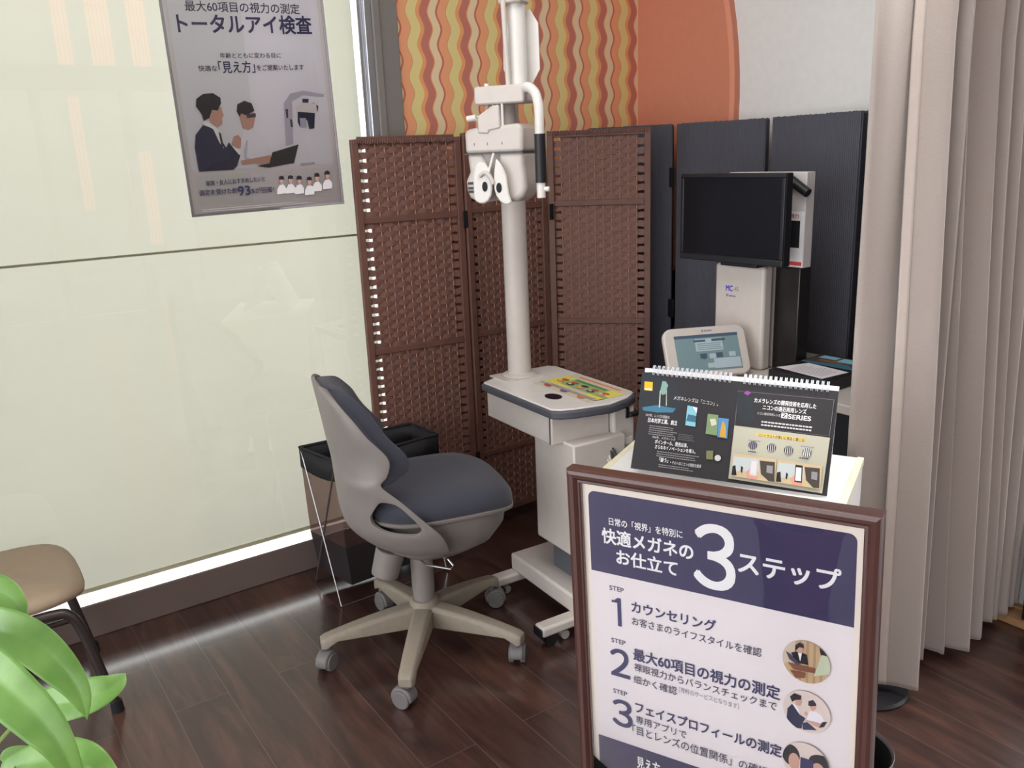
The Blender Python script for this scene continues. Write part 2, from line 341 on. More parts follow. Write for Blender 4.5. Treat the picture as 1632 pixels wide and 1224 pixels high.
# ------------------------------------------------------------------ printed sheets (millimetres on the sheet)
def text_shape(body, bold=0.0):
    c = bpy.data.curves.new('lettering', 'FONT'); c.body = body; c.offset = 0.0; c.resolution_u = 5
    o = bpy.data.objects.new('lettering', c); COL.objects.link(o)
    dg = bpy.context.evaluated_depsgraph_get(); dg.update()
    me = bpy.data.meshes.new_from_object(o.evaluated_get(dg))
    v = [(p.co.x, p.co.y) for p in me.vertices]; f = [tuple(p.vertices) for p in me.polygons]
    bpy.data.objects.remove(o); bpy.data.curves.remove(c); bpy.data.meshes.remove(me)
    return v, f
class Sheet:
    step = 0.00012
    def __init__(s): s.mb = MB(); s.z = 0.0; s.clip = None
    def poly(s, pts, m):
        if s.clip: pts = clip_poly(pts, s.clip)
        if len(pts) < 3: return
        s.z += s.step; s.mb.add([(x/1000, y/1000, s.z) for x, y in pts], [tuple(range(len(pts)))], I[m])
    def rect(s, x0, y0, x1, y1, m, r=0): s.poly(rrect(x0, x1, y0, y1, r) if r else [(x0, y0), (x1, y0), (x1, y1), (x0, y1)], m)
    def ell(s, cx, cy, rx, ry, m, n=28): s.poly([(cx+rx*math.cos(2*PI*k/n), cy+ry*math.sin(2*PI*k/n)) for k in range(n)], m)
    def text(s, body, x0, y0, x1, y1, m, bold=0.0, skew=0.0):
        """lettering stretched to the box x0..x1, y0..y1"""
        v, f = text_shape(body, bold)
        if not v: return
        ax, bx = min(p[0] for p in v), max(p[0] for p in v); ay, by = min(p[1] for p in v), max(p[1] for p in v)
        s.z += s.step
        d = bold*(y1-y0)
        for ox, oy in (((-d, -d), (d, -d), (-d, d), (d, d)) if bold else ((0, 0),)):
            s.mb.add([((x0+(p[0]-ax)/(bx-ax)*(x1-x0)+ox)/1000, (y0+(p[1]-ay)/(by-ay)*(y1-y0)+skew*(p[0]-ax)/(bx-ax)+oy)/1000, s.z+(ox+oy*2)*1e-6) for p in v], f, I[m])
    def lines(s, x0, y0, x1, y1, n, m, fill=0.5):
        """rows of print too small to read: short ragged dashes"""
        rnd = random.Random(int(x0*7+y0)); s.z += s.step; p = (y1-y0)/n
        for i in range(n):
            yb = y0+i*p; xe = x1-(x1-x0)*rnd.random()*0.25; x = x0
            while x < xe:
                w = p*(0.5+rnd.random()*0.6); s.mb.add([(a/1000, b/1000, s.z) for a, b in ((x, yb), (x+w, yb), (x+w, yb+p*fill), (x, yb+p*fill))], [(0, 1, 2, 3)], I[m]); x += w+p*0.2
    def build(s, name, parent, X):
        s.mb.v = [X @ p for p in s.mb.v]
        o = s.mb.build(name, parent, smooth=0, fix=False); return o
def clip_poly(sub, con):
    out = list(sub)
    for i in range(len(con)):
        a, b = con[i], con[(i+1) % len(con)]; inp, out = out, []
        side = lambda p: (b[0]-a[0])*(p[1]-a[1])-(b[1]-a[1])*(p[0]-a[0])
        for j in range(len(inp)):
            p, q = inp[j-1], inp[j]; sp, sq = side(p), side(q)
            if (sp >= 0) != (sq >= 0):
                t = sp/(sp-sq); out.append((p[0]+(q[0]-p[0])*t, p[1]+(q[1]-p[1])*t))
            if sq >= 0: out.append(q)
        if not out: return []
    return out

# outlines of the printed pictures, in millimetres on their sheets
POSTER = {
    'suit': [(42,137),(40,209),(48,247),(74,274),(99,267),(119,239),(136,205),(154,209),(178,180),(163,147),(150,136)],
    'suit_arm': [(63,137),(84,162),(143,170),(136,205),(147,221),(154,209),(178,180),(150,139)],
    'shirt': [(74,278),(79,287),(101,278),(123,254),(126,236),(129,202),(117,222),(104,262)],
    'tie': [(119,254),(126,247),(129,205),(122,211)],
    'face': [(99,316),(139,327),(140,310),(143,302),(136,294),(135,277),(119,267),(101,278),(96,295)],
    'hair': [(79,287),(76,306),(62,331),(66,352),(88,366),(119,368),(140,354),(139,337),(126,316),(109,319),(97,295)],
    'fist': [(155,215),(164,237),(179,242),(187,231),(182,203),(165,203)],
    'cuff': [(154,209),(165,206),(181,191),(174,180)],
    'white_body': [(172,186),(187,236),(202,258),(237,254),(271,233),(283,180),(267,158),(218,155),(171,158)],
    'white_fold': [(190,191),(203,224),(209,224),(197,173),(219,161),(189,162)],
    'face2': [(191,303),(239,313),(241,291),(232,263),(213,254),(197,264)],
    'hair2': [(193,296),(185,312),(190,334),(214,344),(236,336),(242,313),(214,300),(198,306)],
    'glasses': [(214,303),(245,306),(244,294),(215,291)],
    'forearm': [(176,163),(220,168),(276,175),(279,152),(266,144),(218,152),(181,150)],
    'laptop': [(265,141),(283,183),(375,204),(352,145)],
    'laptop_base': [(226,143),(266,149),(354,146),(265,136)],
    'arm_unit': [(332,201),(342,334),(368,364),(413,372),(485,360),(481,351),(411,358),(371,339),(358,206)],
    'unit_head': [(378,321),(408,335),(453,331),(453,302),(386,304)],
    'unit_dark': [(386,307),(445,301),(437,253),(419,251),(415,280),(401,275),(388,258),(382,275)],
    'unit_top': [(407,347),(429,346),(426,334),(406,335)],
    'unit_knob': [(443,335),(460,323),(455,305),(438,314)],
    'unit_ring': [(390,287),(412,286),(411,257),(389,257)],
    'unit_black': [(345,316),(354,316),(351,288),(345,288)],
    'unit_black2': [(356,285),(363,282),(364,258),(356,261)],
    'band': [(22,120),(489,125),(486,39),(18,44)],
    'panel': [(17,497),(477,517),(490,137),(20,133)],
    'tray': [(373,143),(425,145),(424,138),(373,137)],
    'hairs': [[(293,96),(295,105),(303,108),(311,104),(311,95)],[(324,96),(326,105),(334,108),(342,104),(342,95)],[(354,92),(355,102),(364,105),(372,100),(371,91)],[(388,87),(390,96),(398,99),(406,95),(406,86)],[(416,97),(418,107),(427,110),(435,105),(434,96)],[(453,102),(455,111),(464,115),(472,110),(472,101)]],
    'faces': [[(296,101),(309,100),(306,85),(300,78),(295,86)],[(326,100),(340,99),(337,85),(331,77),(326,86)],[(356,97),(370,96),(367,81),(360,74),(356,82)],[(390,91),(405,90),(402,76),(395,68),(390,76)],[(418,102),(433,101),(430,86),(423,78),(418,87)],[(456,107),(471,106),(468,91),(461,83),(456,91)]],
    'bodies': [[(294,79),(306,80),(315,67),(313,51),(281,49),(283,66)],[(324,79),(337,79),(346,66),(344,50),(312,49),(314,65)],[(354,75),(367,76),(376,62),(374,46),(341,45),(343,62)],[(388,70),(402,70),(411,57),(409,40),(376,39),(378,56)],[(417,80),(430,80),(439,67),(437,50),(404,49),(406,66)],[(454,85),(468,85),(477,72),(475,55),(441,54),(443,71)]],
}
CAL = {
    'logo': [(3,207),(23,207),(25,186),(5,186)],
    'lens': [(43,188),(45,212),(53,212),(60,203),(58,196),(57,182),(48,179)],
    'lens_stem1': [(44,188),(48,150),(45,149),(42,188)],
    'lens_stem2': [(57,200),(63,155),(61,155),(57,193)],
    'pool': [(6,145),(40,154),(85,151),(79,141),(42,137),(10,138)],
    'dark_glow': [(-6,228),(22,231),(76,212),(101,156),(42,134),(-3,144)],
    'p1': [(111,161),(133,159),(135,114),(112,115)],
    'p1b': [(115,141),(134,139),(135,124),(113,125)],
    'p1c': [(123,159),(134,158),(134,145)],
    'p2': [(159,147),(183,147),(186,100),(160,101)],
    'p2b': [(165,135),(177,138),(182,125),(171,120)],
    'p3': [(184,141),(207,141),(209,96),(187,97)],
    'p3b': [(192,123),(195,136),(202,124),(206,98),(192,98)],
    'p4': [(167,63),(182,65),(184,45),(169,44)],
    'globe': [(194,50),(202,51),(195,42)],
    'rt': [(219,207),(423,209),(422,128),(221,127)],
    'rb': [(221,127),(423,125),(420,4),(223,8)],
    'nebula': [(219,203),(233,207),(251,187),(263,145),(242,132),(221,160)],
    'flare': [(232,203),(239,209),(248,205),(241,198)],
    'yel': [(270,117),(375,117),(375,110),(271,110)],
    'c0': [(266,88),(277,89),(268,76)],
    'c1': [(306,88),(316,89),(307,76)],
    'c2': [(342,87),(353,89),(344,76)],
    'c3': [(380,87),(391,88),(381,75)],
    'ph1': [(227,65),(320,63),(322,13),(227,14)],
    'ph2': [(322,63),(414,62),(415,12),(323,14)],
    'floor': [[(227,15),(242,28),(286,32),(322,14),(322,13)],[(323,14),(338,28),(380,31),(414,14),(414,12)]],
    'wall': [[(229,58),(283,59),(286,32),(243,27),(228,18)],[(325,57),(377,57),(380,31),(338,26),(324,18)]],
    'ch1': [[(229,36),(235,39),(240,17),(229,16)],[(324,35),(331,38),(335,16),(324,15)]],
    'ch2': [[(247,39),(252,36),(251,23),(248,26)],[(343,38),(347,35),(346,23),(343,25)]],
    'desk': [[(285,56),(317,57),(321,14),(309,14),(291,27)],[(379,55),(410,56),(413,14),(401,13),(385,27)]],
    'win': [[(301,48),(314,48),(315,31),(302,32)],[(394,47),(406,47),(407,30),(395,31)]],
    'hand': [[(260,28),(267,37),(284,23),(284,13),(263,12)],[(355,27),(361,36),(378,23),(377,13),(358,12)]],
    'phone': [[(265,58),(281,58),(283,20),(267,21)],[(360,57),(375,57),(377,20),(362,20)]],
    'scr': [[(268,53),(279,53),(281,23),(269,24)],[(362,52),(373,52),(375,23),(363,23)]],
}
SIGN = {
    'c1': [(462,-284),(502,-276),(461,-243)],
    'c2': [(464,-397),(500,-389),(463,-358)],
    'curt': [(441,-244),(489,-232),(491,-320),(459,-330)],
    'wallp': [(417,-251),(441,-244),(442,-305),(418,-312)],
    'jk': [(434,-287),(442,-282),(447,-284),(453,-282),(461,-284),(464,-303),(452,-304),(442,-302)],
    'sh': [(446,-284),(453,-282),(450,-300)],
    'fc': [(443,-274),(455,-270),(454,-280),(450,-284),(444,-282)],
    'hr': [(441,-282),(441,-270),(448,-263),(455,-265),(456,-272),(448,-272)],
    'tab': [(425,-286),(434,-290),(450,-305),(445,-308),(431,-300)],
    'dsk': [(428,-307),(450,-307),(476,-306),(476,-316),(457,-318),(439,-319)],
    'dsk2': [(433,-321),(459,-319),(459,-330),(443,-335)],
    'wm': [(484,-281),(491,-275),(502,-277),(505,-309),(473,-323),(480,-300)],
    'wh': [(481,-260),(489,-255),(497,-261),(502,-279),(490,-277),(484,-277)],
    'm_suit': [(429,-420),(430,-400),(438,-388),(447,-397),(452,-406),(462,-410),(456,-424),(456,-433),(437,-438),(428,-424)],
    'm_sh': [(438,-387),(444,-388),(450,-396),(452,-406)],
    'm_face': [(443,-377),(454,-372),(455,-381),(452,-388),(445,-388)],
    'm_hair': [(438,-384),(434,-374),(442,-365),(454,-367),(453,-375),(444,-378)],
    'm_fist': [(459,-400),(463,-395),(466,-399),(464,-406)],
    'w_body': [(464,-412),(468,-394),(479,-391),(490,-397),(494,-407),(480,-416)],
    'w_face': [(468,-382),(479,-377),(480,-385),(474,-392),(470,-389)],
    'w_hair': [(466,-383),(466,-374),(474,-369),(479,-375),(480,-379),(471,-383)],
    'w_arm': [(462,-414),(473,-412),(491,-412),(488,-421),(480,-421)],
    'lap': [(485,-422),(491,-408),(499,-405),(494,-417)],
    'leg': [(456,-422),(465,-417),(482,-428),(458,-435)],
}

# ------------------------------------------------------------------ the room
structure(MB().box(-4.0, 4.5, -4.0, 3.3, -0.06, 0.0, M_floor).build('floor', smooth=0))
structure(MB().box(-2.2, 2.85, -1.8, 3.0, 2.70, 2.80, M_ceil).box(-2.2, 2.85, -4.2, -1.8, 3.30, 3.40, M_ceil).box(-2.2, 2.85, -1.9, -1.8, 2.80, 3.40, M_ceil).build('ceiling', smooth=0))
structure(MB().box(1.482, 2.63, 2.78, 2.95, 0.0, 2.70, M_wave).build('wall_front', smooth=0))
structure(MB().box(2.63, 2.80, 0.95, 2.95, 0.0, 2.70, M_white).build('wall_right', smooth=0))
structure(MB().box(1.482, 2.60, 2.765, 2.78, 0.0, 0.055, M_base).build('baseboard_front', bevel=0.004))
structure(MB().box(2.60, 2.629, 0.2, 1.13, 0.0, 0.03, M_wood_light).box(2.53, 2.60, 0.2, 1.13, 0.0, 0.025, M_wood_light).build('baseboard_right', bevel=0.004))
# entrance side behind the viewer: wall with a glazed door, ribbed orange cladding across the street (both mirror in the window glass)
bw = MB()
for x0, x1, z0, z1 in ((-4.0, 0.55, 0, 3.3), (2.52, 4.5, 0, 3.3), (0.55, 2.52, 2.22, 2.45), (1.93, 2.02, 0, 2.22), (1.12, 1.19, 0, 2.22)): bw.box(x0, x1, -4.12, -4.0, z0, z1, M_sill)
structure(bw.build('wall_back', smooth=0))
M_clad = mat('orange_cladding', rgb(250, 150, 104), 0.6)
for i, (x0, x1, z0, z1) in enumerate(((2.70, 3.06, 0.35, 1.70), (2.05, 2.22, 0.9, 2.45), (2.02, 2.25, 2.75, 4.6), (2.45, 2.78, 2.75, 4.6), (2.98, 3.26, 2.75, 4.6))):
    cl = MB(); n = int((x1-x0)/0.05)
    for k in range(n): cl.box(x0+k*0.05, x0+k*0.05+0.042, -8.06, -8.0, z0, z1, M_clad)
    structure(cl.build('trim_%d' % (3+i), smooth=0))
structure(MB().box(-4.0, 7.0, -8.3, -8.1, 0.0, 5.0, M_grey_trim).build('wall_outside', smooth=0))
structure(MB().box(-4.0, 7.0, -8.3, -4.121, -0.06, -0.001, M_grey_trim).build('ground_street', smooth=0))
# orange painted panel with a bowed free edge
edge = [(2.255+(z-1.62)**2/3.0, z) for z in [2.70*k/30 for k in range(31)]]
panel = [(2.78, 0.0)]+[(y, z) for y, z in edge]+[(2.78, 2.70)]
pm = MB(); Xyz = axes((2.603, 0, 0), (0, 1, 0), (0, 0, 1), (1, 0, 0))
pm.prism(panel, 0.0, 0.027, M_orange, Xyz)
strip = [(y, z) for y, z in edge]+[(y+0.022, z) for y, z in reversed(edge)]
pm.prism(strip, -0.004, -0.0002, M_orange_edge, Xyz)
structure(pm.build('trim_2', smooth=30))
# glazed shopfront: frame, pane, sill
win = structure(bpy.data.objects.new('window_1', None)); COL.objects.link(win)
f = MB(); f.box(1.338, 1.358, 2.79, 2.86, 0.115, 2.70, M_alu).box(1.358, 1.385, 2.775, 2.87, 0.0, 2.70, M_alu).box(1.385, 1.412, 2.765, 2.88, 0.0, 2.70, M_grey_trim)
f.box(-2.2, 1.338, 2.81, 2.87, 2.60, 2.70, M_alu)
structure(f.build('window_frame', win, bevel=0.003))
structure(MB().box(-2.2, 1.338, 2.789, 2.793, 0.115, 2.60, M_glass).build('window_pane', win, smooth=0))
structure(MB().box(-2.2, 1.338, 2.785, 2.795, 0.0, 0.115, M_sill).build('baseboard_left', bevel=0.004))
structure(MB().box(1.412, 1.482, 2.772, 2.95, 0.0, 2.70, M_grey_trim).build('trim_1', bevel=0.003))
# pavement outside that catches the daylight behind the shade
structure(MB().box(-4.0, 1.40, 2.799, 8.0, -0.06, -0.001, mat('pale_pavement', (0.86, 0.86, 0.85, 1), 0.9)).build('ground_outside', smooth=0))

# ------------------------------------------------------------------ roller shade behind the glass
t = thing('roller_shade', 'pale greenish translucent roller shade drawn down behind the big window', 'blind', (-0.40, 2.807, 0.153))
rows = [[(-1.8+3.527*j/40, 0.0010*math.sin(j*0.9+i), 2.46*i/24) for j in range(41)] for i in range(25)]
MB().grid(rows, M_shade).build('cloth', t, fix=False)
M_hem = mat('shade_hem', rgb(176, 172, 150), 0.7)
MB().box(-1.8, 1.727, -0.006, -0.003, 1.040, 1.047, M_hem).build('seam', t)
MB().box(-1.8, 1.727, -0.004, 0.004, -0.004, 0.010, M_cream).build('hem_bar', t, bevel=0.003)
MB().tube([(-1.8, 0.03, 2.49), (1.727, 0.03, 2.49)], 0.028, M_cream).build('roller', t)

# ------------------------------------------------------------------ poster on the glass
a = -0.0042; tl = -0.0197; r = 0.0188
t = thing('poster', 'large pale eye test poster showing two men and a laptop on the shaded window', 'poster', (0.7198, 2.7942, 1.2978), a)
cr, sr = math.cos(r), math.sin(r)
PX = axes((0, 0, 0), (cr, 0, sr), (-sr, 0, cr), (0, -1, 0))
fm = MB(); w, h, e = 0.515, 0.728, 0.008
for x0, x1, y0, y1 in ((0, w, 0, e), (0, w, h-e, h), (0, e, e, h-e), (w-e, w, e, h-e)):
    fm.box(x0, x1, y0, y1, -0.001, 0.004, mat('clear_grey_edge', rgb(170, 168, 176), 0.3) if 'clear_grey_edge' not in MATS else MATS['clear_grey_edge'], PX)
fm.build('poster_frame', t, bevel=0.001)
s = Sheet()
s.rect(4, 4, 511, 724, 'lav2')
s.rect(22, 136, 494, 716, 'lav', 12)
s.rect(26, 30, 486, 124, 'panelgrey', 14)
s.text('最大60項目の視力の測定', 73, 602, 432, 632, 'text', 0.012, 3)
s.text('トータルアイ検査', 44, 540, 466, 594, 'dnavy', 0.022, 6)
s.text('年齢とともに変わる目に', 157, 470, 352, 486, 'text', 0.012, 2)
s.text('快適な', 86, 432, 143, 449, 'text', 0.012)
s.text('「見え方」', 148, 426, 262, 461, 'dnavy', 0.016, 2)
s.text('をご提案いたします', 268, 434, 424, 451, 'text', 0.012, 2)
P = POSTER
for k, m in (('arm_unit', 'unit'), ('unit_knob', 'unitd'), ('unit_head', 'lav2'), ('unit_top', 'unitd'), ('unit_dark', 'suit2'), ('unit_ring', 'unit'), ('unit_black', 'unitd'), ('unit_black2', 'unitd'), ('tray', 'unit'),
             ('white_body', 'whitecloth'), ('white_fold', 'fold'), ('face2', 'skin'), ('hair2', 'hair'), ('glasses', 'unitd'), ('forearm', 'skin'), ('laptop_base', 'black'), ('laptop', 'card'),
             ('suit', 'suit'), ('shirt', 'white'), ('face', 'skin'), ('hair', 'hair'), ('tie', 'tie'), ('suit_arm', 'suit2'), ('cuff', 'white'), ('fist', 'skin')):
    s.poly(P[k], m)
for i in range(6):
    s.poly(P['bodies'][i], 'white'); s.poly(P['faces'][i], 'skin'); s.poly(P['hairs'][i], 'hair')
s.text('家族・友人におすすめしたいと', 58, 92, 246, 108, 'text', 0.012, 2)
s.text('測定を受けた約', 33, 63, 151, 81, 'text', 0.015)
s.text('93', 154, 55, 193, 84, 'dnavy', 0.02)
s.text('%が回答!', 196, 58, 272, 76, 'text', 0.012)
s.lines(34, 13, 440, 24, 2, 'lite', 0.4)
s.build('printed_sheet', t, PX)
# ------------------------------------------------------------------ woven folding screens
PITCH = 0.0158
def weave_panel(name, parent, p0, p1, H, rails, rod_n, z_bot=0.055):
    """frame of two posts and rails, filled with paper ribbons woven through thin rods"""
    dx, dy = p1[0]-p0[0], p1[1]-p0[1]; W = math.hypot(dx, dy); ang = math.atan2(dy, dx)
    fr = MB(); pw = 0.024
    for x in (0.0, W-pw): fr.box(x, x+pw, -0.011, 0.011, 0.0, H-0.004, M_brown_post)
    for z in rails: fr.box(pw, W-pw, -0.008, 0.008, z-0.011, z+0.011, M_brown_post)
    for i in range(int((W)/0.006)): # ribbon ends wrapped over the top rail
        x = i*0.006; fr.box(x+0.0008, x+0.0054, -0.0125, 0.0125, H-0.014-0.004*random.random(), H+0.003*random.random(), M_brown)
    o = fr.build(name, parent, bevel=0.002)
    o.location = (p0[0], p0[1], 0); o.rotation_euler = (0, 0, ang)
    wv = MB(); x0, x1 = pw-0.004, W-pw+0.004; sp = (x1-x0)/(rod_n+1)
    for a, b in zip(rails[:-1], rails[1:]):
        z0, z1 = a+0.010, b-0.010; n = int((z1-z0)/PITCH); pit = (z1-z0)/n
        for i in range(n):
            zc = z0+(i+0.5)*pit; odd = i % 2
            hh = pit*0.62; N = (rod_n+1)*4; top, mid, bot = [], [], []
            ks = range(4, N-3) if odd else range(N+1)
            for k in ks:
                u = k/4.0; x = x0+sp*u; y = 0.0021*math.cos(PI*u+PI*i)*(1 if 0.2 < u < rod_n+0.8 else 0.4)
                jit = 0.0011*math.sin(k*1.7+i*2.3)+0.0006*random.uniform(-1, 1)
                bul = 0.0008*(1 if math.cos(PI*u+PI*i) > 0 else -1)
                g = hh*(1.0 if 4 <= k <= N-4 else 1.15)
                bot.append((x, y, zc-g+jit)); mid.append((x, y+bul, zc+jit)); top.append((x, y, zc+g+jit))
            wv.grid([bot, mid, top], M_brown)
    wv.build('weave', o, smooth=60, fix=False)
    cd = MB()
    for k in range(rod_n):
        x = x0+sp*(k+1)
        for s_ in (-1,): cd.tube([(x, 0, rails[0]), (x, 0, H-0.012)], 0.0025, M_cord, n=6)
    cd.build('cord', o)
    return o, W, ang
t = thing('folding_screen', 'three panel brown woven folding screen behind the office chair', 'screen', (1.25, 2.60, 0))
base = Vector((1.25, 2.60))
pts = [(1.237, 2.706), (1.637, 2.665), (1.641, 2.657), (2.018, 2.672), (2.030, 2.668), (2.300, 2.386)]
rails = [0.066, 0.32, 0.80, 1.26, 1.515]
for a, b, rr in ((0, 1, -0.010), (2, 3, 0.0), (4, 5, 0.0)):
    weave_panel('screen_panel', t, (pts[a][0]-base.x, pts[a][1]-base.y), (pts[b][0]-base.x, pts[b][1]-base.y), 1.527+rr, [q+(rr if 0.1 < q < 1.4 else 0) for q in rails], 10)
for (x, y) in ((1.6355, 2.661), (2.024, 2.658)):
    for z in (0.28, 1.20):
        MB().box(x-base.x-0.010, x-base.x+0.010, y-base.y-0.016, y-base.y-0.0125, z, z+0.06, M_hinge).build('hinge', t, bevel=0.001)

t = thing('folding_screen', 'charcoal woven folding screen standing behind the monitor and the desk', 'screen', (2.5, 2.0, 0))
dk = [((2.305, 2.750), (2.495, 2.463)), ((2.500, 2.442), (2.535, 2.042)), ((2.533, 2.012), (2.490, 1.632)), ((2.493, 1.620), (2.560, 1.225))]
for p0, p1 in dk:
    dx, dy = p1[0]-p0[0], p1[1]-p0[1]; W = math.hypot(dx, dy); ang = math.atan2(dy, dx); H = 1.535
    b = MB()
    for x in (0, W-0.022): b.box(x, x+0.022, -0.012, 0.012, 0, H, M_dark_post)
    b.box(0.022, W-0.022, -0.010, 0.010, 0.05, 0.075, M_dark_post)
    o = b.build('screen_panel', t, bevel=0.003); o.location = (p0[0]-2.5, p0[1]-2.0, 0); o.rotation_euler = (0, 0, ang)
    c = MB(); n = int(W/0.004); rows = [[], []]
    for i in range(n+1): # fine upright ribs of twisted paper
        x = 0.004+(W-0.008)*i/n; y = 0.0135+0.0012*(i % 2); rows[0].append((x, y, 0.06)); rows[1].append((x, y, H+0.002+0.004*random.random()))
    c.grid(rows, M_dark_weave); c.grid([[(x, -y, z) for x, y, z in r] for r in rows], M_dark_weave)
    c.build('woven_sheet', o, smooth=0, fix=False)
for (x, y) in ((2.489, 2.452),):
    for z in (0.78, 1.30):
        MB().box(x-2.5-0.013, x-2.5-0.009, y-2.0-0.016, y-2.0+0.016, z, z+0.075, M_hinge).build('hinge', t, bevel=0.001)

# ------------------------------------------------------------------ curtain drawn across the right side
ridge_mid = [(1.902, 1.036), (1.974, 1.045), (2.000, 1.048), (2.128, 1.045), (2.200, 1.050), (2.266, 1.052), (2.345, 1.050), (2.43, 1.052), (2.52, 1.055), (2.59, 1.06)]
ridge_hem = [(1.948, 1.011), (2.095, 1.085), (2.166, 1.064), (2.253, 1.035), (2.329, 1.042), (2.429, 1.062), (2.475, 1.07), (2.535, 1.068), (2.575, 1.068), (2.605, 1.068)]
def mixp(p, q): return (p[0], p[1], q[0], q[1])
path = [mixp((1.832, 1.094), (1.893, 1.099)), mixp((1.862, 1.068), (1.918, 1.062)), mixp((1.890, 1.040), (1.940, 1.020)), mixp((1.905, 1.036), (1.950, 1.012)), mixp((1.908, 1.050), (1.955, 1.028)),
        mixp((1.880, 1.085), (1.930, 1.085)), mixp((1.820, 1.108), (1.880, 1.130)), mixp((1.762, 1.112), (1.845, 1.155)), mixp((1.740, 1.122), (1.830, 1.172)), mixp((1.746, 1.136), (1.836, 1.186)), mixp((1.800, 1.150), (1.880, 1.190)), mixp((1.880, 1.140), (1.960, 1.170))]
for i in range(1, len(ridge_mid)):
    a, b = ridge_mid[i], ridge_hem[i]; pa, pb = ridge_mid[i-1], ridge_hem[i-1]
    d = 0.095+0.03*((i*7) % 3)/2; g = min(1.0, (a[0]-pa[0])/0.06)
    vx, vh = pa[0]+(a[0]-pa[0])*0.30, pb[0]+(b[0]-pb[0])*0.30
    path.append(mixp((vx, a[1]+d), (vh, b[1]+d)))
    path.append(mixp((a[0]-0.012*g, a[1]+0.012), (b[0]-0.012*g, b[1]+0.012)))
    path.append(mixp(a, b)); path.append(mixp((a[0]+0.004, a[1]+0.014), (b[0]+0.004, b[1]+0.014)))
path = catmull(path, 300)
rows = []
zs = [0.035, 0.05, 0.075, 0.10]+[0.1+2.6*k/40 for k in range(1, 41)]
for z in zs:
    k = (z-0.04)/1.30; kk = min(k, 1.25); row = []
    for i, (mx, my, hx, hy) in enumerate(path):
        wob = 0.004*math.sin(z*5+i*0.05)
        x = hx+(mx-hx)*kk+wob*0.4; y = hy+(my-hy)*kk+wob*0.5
        zz = z if z > 0.12 else z+0.018*(1-(z-0.035)/0.085)*math.sin(i*0.07+1.0)*0.5
        if kk < 1 and x > 2.61: x = 2.61
        row.append((x-2.1, y-1.05, zz))
    rows.append(row)
t = thing('curtain', 'floor length beige curtain hanging in deep folds at the right', 'curtain', (2.1, 1.05, 0))
MB().grid(rows, M_curtain).build('cloth', t, smooth=80, solid=0.0022, fix=False)
hem = [[(r[i][0]-0.0016+(0.0), r[i][1]-0.0022, r[i][2]) for i in range(0, 5)] for r in rows]
MB().grid(hem, mat('curtain_hem', rgb(196, 184, 176), 0.85, bump=0.3, bscale=500)).build('hem', t, solid=0.0012, fix=False)
MB().tube([(-0.36, 0.06, 2.69), (0.48, 0.06, 2.69)], 0.011, M_alu).build('curtain_rail', t)

